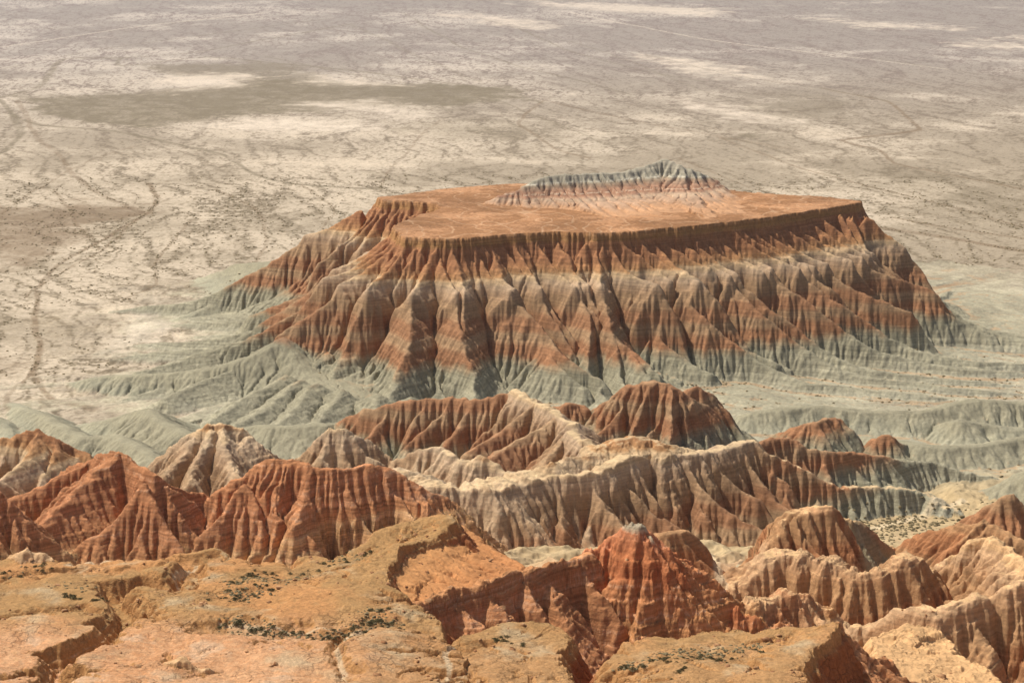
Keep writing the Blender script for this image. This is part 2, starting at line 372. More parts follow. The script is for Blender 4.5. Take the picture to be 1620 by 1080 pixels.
feature('ridge', 'brown_hill', 'small dark red knob behind the right shoulder of the high brown hill', 'hill',
        [(1080, 622, 36, -2), (1100, 613, 38, -2), (1118, 622, 34, -2), (1150, 655, 20, -4)], front=[(2, .3), (24, .9), (20, .4)], rib=(6, 2, 3), rib2=(2, .5, 2), seed=35, bb=50)
# ridges right of the middle ridge
feature('ridge', 'red_hill', 'small double-topped red hill standing on the grey flats behind the ribbed red ridge', 'hill',
        [(1225, 690, 12, 6), (1262, 676, 21, 4), (1292, 668, 24, 2), (1310, 660, 24, 2), (1330, 664, 22, 0), (1350, 690, 12, 0)], front=[(1.5, .4), (24, .75), (20, .3)], rib=(6, 2.2, 3), rib2=(2.2, .5, 2), seed=36, bb=60)
feature('ridge', 'red_ridge', 'ribbed red ridge falling to a grey toe behind the right end of the middle ridge', 'ridge',
        [(1195, 705, 30, 6), (1222, 694, 31, 4), (1262, 700, 29, 3), (1300, 712, 26, 1), (1345, 716, 24, 0), (1385, 722, 21, 0), (1430, 730, 16, 0), (1480, 733, 13, 0), (1530, 745, 10, -3), (1590, 760, 7, -4)],
        front=[(1.5, .3), (24, .9), (20, .3)], rib=(7, 2.6, 4), rib2=(2.6, .6, 2), seed=37, sdir=.2, skew=.2, bb=70)
feature('ridge', 'red_hill', 'small pointed red peak on the grey flats near the right picture edge', 'hill',
        [(1365, 704, 9, 9), (1392, 690, 17, 8), (1408, 690, 17, 7), (1435, 702, 12, 5), (1460, 703, 11, 2)], front=[(1, .3), (12, .7), (20, .25)], rib=(5, 1.8, 2), rib2=(2, .4, 2), seed=38, bb=40)

# ------------------------------------------------------------------ the middle ridge
feature('ridge', 'middle_ridge', 'long ribbed middle ridge with a narrow cream crest across the centre of the badlands', 'ridge',
        [(735, 783, 33, 19), (790, 772, 34, 17.6), (840, 758, 34.5, 17.6), (900, 753, 35, 17.6), (945, 745, 35.5, 17.6), (985, 726, 37, 16.8), (1015, 722, 36.5, 16.8), (1060, 720, 35.5, 16.8), (1110, 717, 34.5, 16.8), (1150, 708, 34, 16.8), (1190, 698, 34, 16), (1212, 712, 31, 12),
         (1240, 728, 27, 9), (1280, 750, 22, 7), (1320, 771, 17, 6), (1370, 770, 16, 4), (1410, 772, 15, 1), (1455, 782, 12, -2), (1500, 803, 9, -4)],
        front=[(1.0, .3), (1.0, 1.4), (22, .95), (10, .5), (30, .18)], back=[(3, .2), (20, .7), (20, .3)], w=1.2, rib=(9, 4.2, 4), rib2=(3.3, .9, 3), seed=41, sdir=.3, skew=.3, terr=.5, bb=85)
feature('ridge', 'middle_ridge_knoll', 'layered cream knoll where the pale crest joins the middle ridge', 'hill',
        [(960, 706, 38, 18), (1000, 690, 41, 17), (1040, 700, 39, 18), (1080, 712, 35, 18)], front=[(4, .25), (9, .45), (20, .9)], w=1, rib=(7, 1.6, 4), rib2=(3, .5, 2), seed=42, bb=45, terr=1.2)
feature('ridge', 'pale_saddle', 'broad pale saddle of bare cream clay between the red fluted ridge and the middle ridge', 'saddle',
        [(640, 752, 35, 18), (690, 765, 35, 18), (740, 768, 34.5, 18), (790, 765, 34.5, 18), (850, 752, 34.5, 18)], front=[(6, .12), (3, 1.2), (30, .8)], back=[(10, .35), (30, .7)], w=2.5, rib=(9, 2, 6), rib2=(3.2, .5, 3), seed=43, bb=60, rough=1.2)
feature('ridge', 'cream_hill', 'small cream and red hill with a bitten top beside the pale saddle', 'hill',
        [(600, 735, 28, 10), (640, 722, 33, 12), (665, 712, 36, 12), (700, 711, 37, 14), (725, 730, 36, 17), (758, 722, 38.5, 17), (780, 735, 36, 18), (810, 755, 33, 18)], front=[(2, .35), (26, .8)], rib=(6, 2.4, 3), rib2=(2.5, .7, 2), seed=44, bb=50)
feature('ridge', 'cream_hill', 'low cream mound at the back edge of the pale saddle right of the bitten hill', 'hill',
        [(840, 750, 34, 18), (870, 735, 38, 17), (905, 722, 38, 17), (945, 722, 37.5, 18)], front=[(3, .3), (20, .7)], rib=(7, 2.4, 3), rib2=(2.5, .7, 2), seed=45, bb=45, rough=1)
# ------------------------------------------------------------------ left hills
feature('ridge', 'whitish_hill', 'whitish-topped brown hill behind the notch in the red fluted ridge', 'hill',
        [(240, 735, 30, 8), (275, 702, 40, 8), (300, 688, 44, 9), (330, 676, 47, 9), (365, 674, 47, 9), (395, 690, 43, 10), (425, 712, 37, 12), (450, 728, 32, 14)],
        front=[(1.5, .4), (34, .9), (30, .35)], back=[(2, .5), (40, .9)], rib=(8, 4, 4), rib2=(3, 1.2, 2), seed=46, sdir=-.6, skew=-.5, rough=1.1, terr=1.0)
feature('ridge', 'whitish_hill', 'small rugged whitish hill left of the long brown hill', 'hill',
        [(470, 722, 30, 12), (500, 700, 37, 12), (525, 680, 42, 11), (550, 685, 41, 11), (578, 694, 38, 11), (580, 715, 32, 12)],
        front=[(2, .5), (34, .85), (30, .35)], rib=(7, 3.5, 3), rib2=(3, 1.2, 2), seed=47, rough=1.1, terr=1.0)
RED = dict(ramp='red', terr=1.0, rough=.6)
feature('ridge', 'red_fluted_ridge', 'long red ridge with fine flutes and thin pale ledges over an ochre cliff', 'ridge',
        [(330, 788, 47, 20), (365, 762, 52, 19), (405, 735, 57, 18), (440, 724, 59.5, 17), (475, 730, 58.5, 15), (530, 737, 57, 12), (590, 736, 56, 11), (625, 745, 53.5, 11), (660, 768, 49, 13), (700, 784, 44.5, 14)],
        front=[(2, .35), (16, .62), (2.5, .2), (1.4, 7.5), (6, 1.0), (20, .5)], back=[(30, 1.0)], rib=(8, 2.2, 5), rib2=(2.6, 1.5, 1.2), micro=(1.0, .25), seed=51, **RED)
feature('ridge', 'red_butte', 'steep red butte with a dark crown at the left end of the red fluted ridge', 'hill',
        [(100, 745, 48, 14), (140, 724, 57, 14), (182, 713, 62, 14), (210, 728, 60, 15), (240, 750, 58, 16), (280, 774, 51, 18), (335, 790, 46, 20)],
        front=[(1.0, 2.2), (32, .75), (30, .5)], back=[(30, 1.0)], rib=(10, 3.6, 5), rib2=(3.2, 1.3, 3), micro=(1.1, .3), seed=52, sdir=-.7, skew=-.6, w=.4, **RED)
feature('ridge', 'red_hill', 'red and white hill against the left picture edge below the grey ridges', 'hill',
        [(-60, 700, 46, 9), (0, 698, 47, 9), (35, 690, 49, 9), (60, 682, 51, 9), (90, 697, 48, 12), (125, 706, 45, 14), (150, 725, 42, 14)],
        front=[(1.5, .6), (36, .8), (30, .4)], rib=(9, 4.5, 4), rib2=(3.4, 1.2, 3), seed=53, sdir=-.7, skew=-.6, ramp='main', rough=1.0)
feature('ridge', 'red_spur', 'dark red spur sloping down to the right from the left picture edge', 'ridge',
        [(-60, 760, 66, 6), (0, 785, 60, 8), (30, 808, 56, 9), (65, 838, 50, 10), (105, 870, 43, 11)], front=[(1, .5), (30, .9)], rib=(8, 2.6, 4), rib2=(2.6, .8, 2), seed=54, bb=60, **RED)
# ------------------------------------------------------------------ right hills in front of the middle ridge
feature('ridge', 'brown_ridge', 'smooth brown ridge behind the red pinnacle', 'ridge',
        [(1020, 846, 62, -20), (1050, 842, 64, -22), (1085, 841, 63, -22), (1108, 858, 59, -20), (1122, 890, 51, -14), (1140, 920, 43, -8)], front=[(1.5, .3), (30, 1.1)], rib=(7, 1.8, 4), rib2=(2.6, .5, 2), seed=55, bb=50, ramp='main')
feature('ridge', 'slab_hill', 'brown hill capped by a tilted pale slab in the valley on the right', 'hill',
        [(1165, 915, 37, 5), (1195, 885, 44, 8), (1225, 845, 52, -12), (1255, 812, 57, -12), (1280, 803, 58, -11), (1305, 808, 57, -12), (1325, 822, 53, -33), (1350, 828, 49, -32), (1375, 848, 44, -26), (1400, 872, 37, -18), (1430, 893, 29, -8)],
        front=[(2, .3), (36, .95)], back=[(2, .3), (36, 1.0)], w=.8, rib=(9, 3.6, 4), rib2=(3, 1.0, 2), seed=56, sdir=-.3, bb=70, rough=2.2)
feature('ridge', 'pale_ridge', 'pale knobbly ridge with a rounded end in front of the slab-capped hill', 'ridge',
        [(1165, 935, 50, -4), (1195, 900, 55, -6), (1235, 880, 58, -9), (1285, 885, 58, -9.5), (1335, 905, 56.5, -9), (1375, 910, 56, -9.5), (1405, 900, 57.5, -11), (1435, 886, 58.5, -12), (1455, 893, 56, -12), (1480, 920, 50, -12), (1505, 948, 43, -12)],
        front=[(1.5, .3), (2, .9), (24, 1.05)], back=[(2, .3), (30, .8)], w=1.5, rib=(8, 2.6, 4), rib2=(2.8, .8, 2), seed=57, bb=60, rough=1.8, terr=1.2)
feature('ridge', 'brown_hill', 'big brown hill with a broad streaked left flank at the right picture edge', 'hill',
        [(1395, 880, 30, -2), (1430, 860, 38, -6), (1475, 838, 46, -9), (1520, 828, 52, -11), (1550, 822, 55, -13), (1585, 838, 54, -12), (1640, 860, 52, -10), (1700, 880, 50, -8)],
        front=[(1.5, .4), (45, .72)], back=[(30, .9)], rib=(10, 3.4, 4), rib2=(2.6, .9, 2), seed=58, bb=80, sdir=-1.0, skew=-.9, rough=.9)
feature('ridge', 'brown_hill', 'small dark brown knob on the right picture edge above the sandy valley', 'hill',
        [(1520, 828, 26, 6), (1555, 803, 33, 4), (1580, 787, 38, 4), (1600, 782, 39, 4), (1625, 800, 35, 4), (1680, 810, 34, 4)], front=[(1.5, .4), (30, .8)], rib=(7, 2.4, 4), rib2=(2.6, .6, 2), seed=59, bb=60)
feature('ridge', 'pale_crusted_ridge', 'pale-crusted ridge with a grey ribbed wall in the lower right corner', 'ridge',
        [(1365, 1000, 64, -13), (1400, 978, 68, -17.5), (1445, 965, 71, -21), (1485, 972, 71, -21), (1530, 955, 73, -23.5), (1575, 942, 74, -25), (1610, 930, 76, -27), (1680, 920, 77, -28)],
        front=[(1.2, .4), (1.5, 1.6), (34, 1.15)], back=[(30, .95)], w=1.4, rib=(7.5, 2.8, 2), rib2=(2.6, .8, 2), seed=60, bb=70, rough=1.0, terr=1.2)
feature('ridge', 'pink_knolls', 'rough pink and cream knolls between the red pinnacle and the pale ridge', 'hill',
        [(1100, 995, 59, 12), (1140, 965, 65, 12), (1180, 955, 66.5, 6), (1225, 945, 66, 0), (1270, 945, 64.5, -2), (1300, 958, 61, -4), (1340, 990, 56, -4)],
        front=[(3, .4), (30, .7)], w=1, rib=(7, 3, 2), rib2=(2.5, 1.2, 1.5), seed=61, bb=60, rough=1.6, terr=1.2)
feature('mesa', 'pale_slope', 'pale orange bare slope below the grey ribbed wall in the lower right', 'slope',
        [(1380, 1010, 69, 0), (1440, 990, 70, 0), (1500, 1010, 68, 0), (1520, 1040, 68, 0), (1580, 1080, 68, 0), (1600, 1130, 68, 0), (1430, 1130, 70, 0), (1390, 1060, 70, 0)],
        front=[(1.0, .5), (2, 2), (20, .8)], rib=(6, 2.5, 2), rib2=(2.5, 1, 1), seed=62, bb=40, rough=1.6, ramp='shelfpale', top=.8, zplane=True)
# ------------------------------------------------------------------ foreground
feature('ridge', 'red_wall', 'steep fluted dark red wall running left from the pinnacle in the foreground', 'cliff',
        [(650, 957, 83.5, 8), (700, 942, 83.5, 8), (760, 920, 84, 8), (810, 908, 83.5, 8), (850, 900, 83, 8), (895, 890, 82.5, 8), (930, 880, 82, 8)],
        front=[(.8, .5), (8, 1.5), (12, 1.3), (20, .7)], back=[(1, .6), (20, .9)], w=.3, rib=(6, 2.4, 2), rib2=(2.2, .9, 1), micro=(.7, .15), seed=63, bb=50, **RED)
feature('ridge', 'red_pinnacle', 'tall jagged red and ochre pinnacle with a grey-white tip in the foreground centre', 'pinnacle',
        [(925, 885, 80, 4), (950, 862, 83, 2), (975, 846, 85.5, 0), (1005, 835, 88, 0), (1030, 840, 87, 0), (1050, 858, 84, 2), (1065, 878, 80, 4), (1085, 895, 76, 8), (1100, 915, 72, 10)],
        front=[(1.0, .8), (7, 1.0), (1.2, .3), (5, 1.9), (10, 1.2), (20, .8)], back=[(24, 1.3)], w=.5, rib=(6, 2.8, 1.5), rib2=(1.9, .8, 1), micro=(.7, .2), seed=64, bb=45, ramp='redtip', terr=1.3, rough=1.0)
BA, BB = P(650, 875, 84), P(745, 925, 81)
bdir = (BB - BA) / np.hypot(*(BB - BA))
def bowl_custom(px, py, z, d, de, rg, s2):
    al, ac = px * bdir[0] + py * bdir[1], px * bdir[1] - py * bdir[0]
    n = gnoise(ac / .9, al / 14) + .6 * gnoise(ac / .35 + 9, al / 6) + 1.2 * gnoise(ac / 4.2 + 4, al / 30)
    return (z + .22 * n * (d < .3)).astype(f32)
feature('mesa', 'bowl', 'bright orange streaked slope inside the curved hollow of the ochre shelf', 'hollow',
        [(608, 905, 84.6, 0), (640, 868, 84.6, 0), (700, 842, 84, 0), (730, 828, 83.4, 0), (762, 850, 81.5, 0), (800, 880, 80.2, 0), (834, 905, 79.5, 0), (790, 925, 80, 0), (700, 958, 81, 0), (640, 962, 82.5, 0)],
        front=[(2, .6), (20, 1.1)], rib=(5, 1.5, 2), rib2=(2, .6, 1), seed=70, bb=30, rough=.5, ramp='bowl', zplane=True, custom=bowl_custom)
SH = dict(ramp='shelf', zplane=True, terr=.8)
feature('mesa', 'ochre_shelf', 'broad ochre rock shelf dotted with dark shrubs in the left foreground', 'rock shelf',
        [(-80, 900, 82, 0), (0, 888, 82, 0), (130, 884, 82, 0), (270, 880, 82.5, 0), (345, 870, 83, 0), (372, 884, 82.5, 0), (405, 893, 82.5, 0), (455, 886, 82.8, 0), (494, 871, 83.5, 0), (520, 880, 83, 0), (565, 860, 84, 0), (610, 838, 85, 0), (660, 827, 86, 0),
         (722, 815, 87.5, 0), (728, 828, 87.5, 0), (690, 842, 87, 0), (645, 868, 87, 0), (618, 900, 87, 0), (622, 925, 87, 0), (648, 945, 86, 0), (690, 975, 86, 0), (722, 1010, 86.5, 0), (725, 1080, 88.5, 0), (700, 1200, 93, 0), (-120, 1200, 93, 0), (-120, 1000, 88, 0)],
        front=[(1.0, 2.2), (1.5, 1.4), (4, .9), (14, 1.1)], rib=(7, 2.0, 3), rib2=(2.5, .8, 1), seed=65, bb=30, rough=.7, top=2.2, **SH)
feature('mesa', 'ochre_shelf', 'small ochre rock platform beside the dark crevice at the bottom edge', 'rock shelf',
        [(718, 1020, 84, 0), (760, 998, 84, 0), (820, 988, 84, 0), (868, 986, 84, 0), (903, 1003, 83.5, 0), (898, 1020, 84, 0), (884, 1040, 85, 0), (905, 1075, 86, 0), (930, 1200, 92, 0), (700, 1200, 92, 0)],
        front=[(1, 2.5), (6, 1.6), (10, 1)], rib=(5, 1.6, 2), rib2=(2, .6, 1), seed=66, bb=30, rough=.7, top=1.4, **SH)
feature('mesa', 'ochre_shelf', 'smooth ochre rock platform with a shrub patch left of the red pyramid', 'rock shelf',
        [(945, 1080, 83, 0), (955, 1055, 83, 0), (990, 1025, 83, 0), (1020, 1012, 83, 0), (1090, 1008, 83, 0), (1130, 1000, 83.5, 0), (1200, 1002, 84, 0), (1270, 995, 86, 0), (1325, 990, 88, 0), (1337, 993, 88, 0), (1310, 1008, 88, 0), (1280, 1018, 88, 0), (1270, 1045, 88, 0), (1278, 1080, 89, 0), (1290, 1200, 94, 0), (940, 1200, 92, 0)],
        front=[(1.2, 2.0), (6, 1.5), (10, 1)], rib=(5, 1.6, 2), rib2=(2, .6, 1), seed=67, bb=30, rough=.6, top=1.4, **SH)
feature('ridge', 'red_pyramid', 'dark red finely scored rock face descending to the right at the bottom edge', 'cliff',
        [(1300, 1002, 84, 8), (1334, 993, 87, 8), (1350, 1003, 85, 8), (1385, 1028, 79, 9), (1420, 1055, 72, 10), (1450, 1085, 66, 10), (1480, 1120, 60, 10)],
        front=[(.8, .6), (30, 1.05)], back=[(20, 1.2)], w=.2, rib=(6, 1.6, 2), rib2=(1.6, .45, 1), micro=(.6, .12), seed=68, bb=40, **RED)
feature('ridge', 'red_knolls', 'low jagged red knolls just behind the smooth ochre platform', 'hill',
        [(1095, 1000, 62, 14), (1125, 978, 66, 12), (1160, 972, 67.5, 12), (1200, 982, 66, 10), (1235, 990, 64, 10)], front=[(1, .5), (24, .95)], rib=(4, 1.8, 2), rib2=(1.8, .8, 1), seed=81, bb=35, rough=1.6, terr=1.3, ramp='redtip')
feature('ridge', 'pale_crusted_ridge', 'layered pink and white ridge end against the right picture edge above the grey ribbed wall', 'ridge',
        [(1500, 880, 52, 1), (1535, 862, 57, -4), (1565, 852, 59.5, -6.5), (1595, 872, 61, -8), (1630, 900, 64, -11), (1680, 910, 66, -13)], front=[(2, .4), (26, .85)], rib=(6, 2.4, 3), rib2=(2.2, .8, 1.5), seed=82, bb=45, rough=1.5, terr=1.5, sdir=-.8, skew=-.7)
feature('ridge', 'pale_knobs', 'small pale rock knobs at the far left edge of the ochre shelf', 'rock knob',
        [(-20, 897, 80, -26), (18, 884, 82.5, -29), (48, 876, 84, -31), (78, 884, 83, -30), (100, 897, 80, -28)], front=[(1, .6), (10, 1.0)], rib=(3, 1.0, 1), rib2=(1.4, .5, 1), seed=83, bb=20, rough=1.2, terr=1.0)
feature('ridge', 'pale_knobs', 'striped pink and white knob at the bottom edge left of centre', 'rock knob',
        [(225, 1085, 87.5, -36), (262, 1058, 89.5, -37), (292, 1046, 91, -38), (322, 1056, 90, -37), (350, 1078, 88, -36)], front=[(1, .5), (10, .8)], rib=(2.6, .9, 1), rib2=(1.2, .4, .8), seed=84, bb=20, rough=.9, terr=1.3)
def mspur(name, nth, segs, side=.85):
    fid = [i for i, f in enumerate(FEATS) if f and f['name'] == name][nth]; rs = np.random.RandomState(fid + 40)
    for (x0, y0, z0, x1, y1, z1, off) in segs:
        a_, b_ = P(x0, y0, z0), P(x1, y1, z1); v_ = b_ - a_; L_ = np.hypot(*v_)
        spur(fid, a_[0], a_[1], v_[0] / L_, v_[1] / L_, z0, (z0 - z1) / L_, L_, side * rs.uniform(.9, 1.15), off, rs)
mspur('red_butte', 0, [(236, 757, 59, 112, 872, 40, 16), (182, 715, 62, 62, 835, 47, 14), (140, 724, 57, 18, 800, 46, 14), (262, 765, 55, 305, 885, 34, 18)], .8)
mspur('red_fluted_ridge', 0, [(385, 757, 54.5, 500, 868, 37, 18), (445, 728, 59, 425, 800, 47, 17), (640, 755, 52, 690, 850, 36, 13)], .8)
mspur('whitish_hill', 0, [(300, 690, 44.5, 256, 762, 34, 8), (350, 675, 47.5, 388, 762, 36, 8), (395, 690, 44, 345, 778, 33, 9), (330, 678, 47, 300, 770, 34, 8)], .9)
mspur('whitish_hill', 1, [(525, 681, 42, 500, 745, 30, 11), (555, 687, 41, 590, 740, 30, 11)], .95)
mspur('slab_hill', 0, [(1280, 804, 58, 1172, 892, 42, -12), (1302, 808, 57.5, 1322, 880, 42, -12), (1255, 813, 57.5, 1238, 868, 47, -12), (1350, 829, 50, 1375, 900, 33, -30)], .9)
mspur('brown_hill', 3, [(1550, 824, 55.5, 1412, 892, 31, -12), (1560, 828, 55, 1470, 950, 38, -12), (1600, 845, 54, 1545, 960, 40, -12)], .75)
mspur('red_pinnacle', 0, [(1004, 837, 88, 962, 975, 70, 0), (1030, 842, 87.5, 1098, 985, 62, 2), (960, 858, 84, 925, 940, 74, 3)], 1.1)
mspur('brown_hill', 2, [(1030, 607, 44.5, 945, 668, 24, -6), (1060, 612, 43.5, 1000, 690, 22, -6), (1092, 632, 38.5, 1050, 700, 18, -6)], .8)
mspur('pale_crest', 0, [(850, 636, 38.5, 736, 718, 22, 8), (880, 656, 37.5, 782, 735, 24, 10), (905, 672, 37, 852, 742, 28, 12)], .8)
mspur('red_hill', -1, [(60, 684, 51, 5, 765, 42, 9), (95, 699, 48, 62, 775, 38, 12)], .8)
print('features', time.time() - T0)

# ------------------------------------------------------------------ small gullies and scarps cut into the shelves
def carve(pts, depth, half, wob=.9, steep=1.3):
    q = smooth_curve([tuple(P(a, b, z)) for a, b, z in pts], 2.0)
    r0, r1 = np.searchsorted(RR, q[:, 1].min() - 25), np.searchsorted(RR, q[:, 1].max() * 1.04 + 25)
    m_ = (xs[r0:r1] > q[:, 0].min() - 25) & (xs[r0:r1] < q[:, 0].max() + 25)
    i_ = np.nonzero(m_.ravel())[0]
    d, _, _, _, _ = nearest(WX[r0:r1].ravel()[i_], WY[r0:r1].ravel()[i_], q)
    d = d * (1 + wob * w2x[r0:r1].ravel()[i_])
    k = depth * np.clip((half - d) / half * steep, 0, 1) ** 1.2
    zf = Z[r0:r1].ravel(); sf = STR[r0:r1].ravel(); zf[i_] -= k; sf[i_] -= k
    Z[r0:r1] = zf.reshape(r1 - r0, NC); STR[r0:r1] = sf.reshape(r1 - r0, NC)
carve([(85, 1085, 87), (92, 1050, 86), (130, 1030, 86), (185, 1003, 86), (200, 968, 85), (185, 940, 84), (240, 925, 84), (282, 935, 84), (312, 903, 83)], 4.5, 4.5)
carve([(350, 1004, 86), (450, 1012, 86), (560, 1010, 86), (640, 992, 86), (700, 1002, 86), (735, 1012, 86)], 2.2, 8, steep=1.2)
carve([(545, 1090, 88), (535, 1055, 87), (528, 1012, 86)], 1.5, 2.0)
carve([(-40, 935, 84), (60, 920, 83), (130, 908, 83), (210, 905, 83), (340, 884, 83)], 2.5, 6, steep=1.3)
carve([(300, 945, 84), (420, 915, 84), (500, 905, 84), (560, 880, 84)], 1.2, 9, steep=1.0)
carve([(0, 985, 86), (60, 975, 86), (130, 968, 86)], 2.2, 4)
carve([(1000, 1070, 86), (1060, 1050, 86), (1150, 1040, 86), (1240, 1070, 87)], 1.0, 7, steep=1.0)
def despike(th=1.6):
    nb = np.full(Z[:NN].shape, -1e3, f32)
    for k in (5,):
        a_ = np.minimum(np.roll(Z[:NN], k, 0), np.roll(Z[:NN], -k, 0)); b_ = np.minimum(np.roll(Z[:NN], k, 1), np.roll(Z[:NN], -k, 1))
        nb = np.maximum(nb, np.maximum(np.maximum(np.roll(Z[:NN], k, 0), np.roll(Z[:NN], -k, 0)), np.maximum(np.roll(Z[:NN], k, 1), np.roll(Z[:NN], -k, 1))))
    bad = (Z[:NN] > nb + th) & (ys > 300)
    if bad.any(): print('spikes', bad.sum(), [(FEATS[k] or {}).get('name') for k in np.unique(OWN[:NN][bad])])
    Z[:NN] = np.where(bad, nb, Z[:NN])
despike()
# ------------------------------------------------------------------ running water: carve dendritic gullies into the modelled slopes
GS = 0.75; gx0, gx1, gy0, gy1 = -345, 345, 296, 1190
gx = np.arange(gx0, gx1, GS).astype(f32); gy = np.arange(gy0, gy1, GS).astype(f32)
GXm, GYm = np.meshgrid(gx, gy)
def fan_sample(arr, x_, y_, nearest_=False):
    a_ = np.arctan2(x_, y_); r_ = np.hypot(x_, y_)
    ci = np.interp(a_, AZ, np.arange(NC)); ri = np.interp(r_, RR, np.arange(NR))
    if nearest_: return arr[np.rint(ri).astype(int), np.rint(ci).astype(int)]
    c0 = np.clip(ci.astype(int), 0, NC - 2); r0 = np.clip(ri.astype(int), 0, NR - 2); fc = ci - c0; fr = ri - r0
    return ((arr[r0, c0] * (1 - fc) + arr[r0, c0 + 1] * fc) * (1 - fr) + (arr[r0 + 1, c0] * (1 - fc) + arr[r0 + 1, c0 + 1] * fc) * fr).astype(f32)
g0 = fan_sample(Z, GXm, GYm); gown = fan_sample(OWN, GXm, GYm, True)
names = [None] + [f['name'] for f in FEATS[1:]]
def tab(dflt, d): return np.array([dflt] + [d.get(n, dflt) for n in names[1:]], f32)
KE = tab(1.0, {'mesa': .5, 'red_pinnacle': .35, 'red_wall': .5, 'ochre_shelf': .55, 'bowl': .35, 'red_pyramid': .3, 'pale_slope': .5, 'grey_ridge': .22, 'grey_spur': .3, 'summit_foot': .5, 'summit_ridge': .6, 'pale_saddle': .6})[gown]
KE[gown == 0] = .3
gd = fan_sample(TOPC, GXm, GYm)
mtop = np.isin(gown, [i for i, n in enumerate(names) if n in ('mesa',)]) & (gd < .6)
KE = np.where(mtop, KE * .04, KE)
edge = np.minimum(sstep(gx0, gx0 + 25, GXm) * sstep(gx1, gx1 - 25, GXm), sstep(gy0, gy0 + 12, GYm) * sstep(gy1, gy1 - 30, GYm))
gs_ = fan_sample(STR, GXm, GYm)
hard = np.interp(gs_, [2, 10, 44, 46, 51, 52, 54.5, 56, 68, 69.5, 90], [.35, 1, 1, .55, .55, .3, .3, 1.1, 1.1, .35, .35])
isred = np.isin(gown, [i for i, f in enumerate(FEATS) if f and f['ramp'] not in ('main',)])
KE = KE * np.where(isred, 1, hard)
KE = (KE * edge).astype(f32)
def erode(z, KE, its, K=.02, thr=16, diff=.02, talus=1.5):
    H, W = z.shape; A = np.ones_like(z)
    dirs = [(-1, 0, 1), (1, 0, 1), (0, -1, 1), (0, 1, 1), (-1, -1, 1.4142), (-1, 1, 1.4142), (1, -1, 1.4142), (1, 1, 1.4142)]
    strips = [(i * H // 4, (i + 1) * H // 4) for i in range(4)]
    zp = np.pad(z, 1, mode='edge'); Q = np.ones_like(zp); Wt = np.zeros((8,) + zp.shape, f32)
    Sm = np.zeros_like(z)
    for it in range(its):
        zp[1:-1, 1:-1] = z; zp[0], zp[-1], zp[:, 0], zp[:, -1] = zp[1], zp[-2], zp[:, 1], zp[:, -2]
        def f1(ab):
            a, b = ab; zc = zp[1 + a:1 + b, 1:-1]; tot = np.full(zc.shape, 1e-9, f32); S = np.zeros(zc.shape, f32)
            for k, (dy, dx, dl) in enumerate(dirs):
                s = np.maximum(zc - zp[1 + a + dy:1 + b + dy, 1 + dx:1 + dx + W], 0) / f32(dl * GS)
                np.maximum(S, s, out=S); w = s * s * s; Wt[k, 1 + a:1 + b, 1:-1] = w; tot += w
            Sm[a:b] = S; tot = A[a:b] / tot
            for k in range(8): Wt[k, 1 + a:1 + b, 1:-1] *= tot
        list(POOL.map(f1, strips))
        def f2(ab):
            a, b = ab; acc = np.ones((b - a, W), f32)
            for k, (dy, dx, dl) in enumerate(dirs): acc += Wt[k, 1 + a - dy:1 + b - dy, 1 - dx:1 - dx + W]
            A[a:b] = acc
            S = Sm[a:b]; ke = KE[a:b]
            e = K * ke * np.sqrt(np.clip(acc * GS * GS - thr, 0, 500)) * S
            z[a:b] -= np.minimum(e, .35 * GS * S)
        list(POOL.map(f2, strips))
        if it % 4 == 3:                               # slopes steeper than they can stand slump
            lap = np.zeros_like(z)
            zp[1:-1, 1:-1] = z
            for dy, dx, dl in dirs[:4]:
                df = zp[1 + dy:1 + dy + H, 1 + dx:1 + dx + W] - z
                lap += np.sign(df) * np.maximum(np.abs(df) - talus * GS, 0) * .2 + df * diff
            z += lap * np.minimum(KE * 1.5, 1)
    return z, A
t_ = time.time()
g1, GA_ = erode(g0.copy(), KE, 90, K=.020, thr=26, diff=.010)
g1, GA_ = erode(g1, KE, 38, K=.024, thr=2.0, diff=.001)
dG = g1 - g0
print('erosion %.1fs  mean %.2f min %.2f' % (time.time() - t_, dG.mean(), dG.min()))
def grid_sample(arr, x_, y_):
    u = np.clip((x_ - gx0) / GS, 0, arr.shape[1] - 1.001); v = np.clip((y_ - gy0) / GS, 0, arr.shape[0] - 1.001)
    i, j = v.astype(int), u.astype(int); fv, fu = (v - i).astype(f32), (u - j).astype(f32)
    return (arr[i, j] * (1 - fu) + arr[i, j + 1] * fu) * (1 - fv) + (arr[i + 1, j] * (1 - fu) + arr[i + 1, j + 1] * fu) * fv
inb = (xs > gx0) & (xs < gx1 - 2) & (ys > gy0) & (ys < gy1 - 2)
dz = np.zeros(xs.shape, f32); dz[inb] = grid_sample(dG, xs[inb], ys[inb])
FLOW = np.zeros(xs.shape, f32); FLOW[inb] = grid_sample(np.log(GA_), xs[inb], ys[inb])
Z[:NN] += dz; STR[:NN] += dz
despike(2.0)
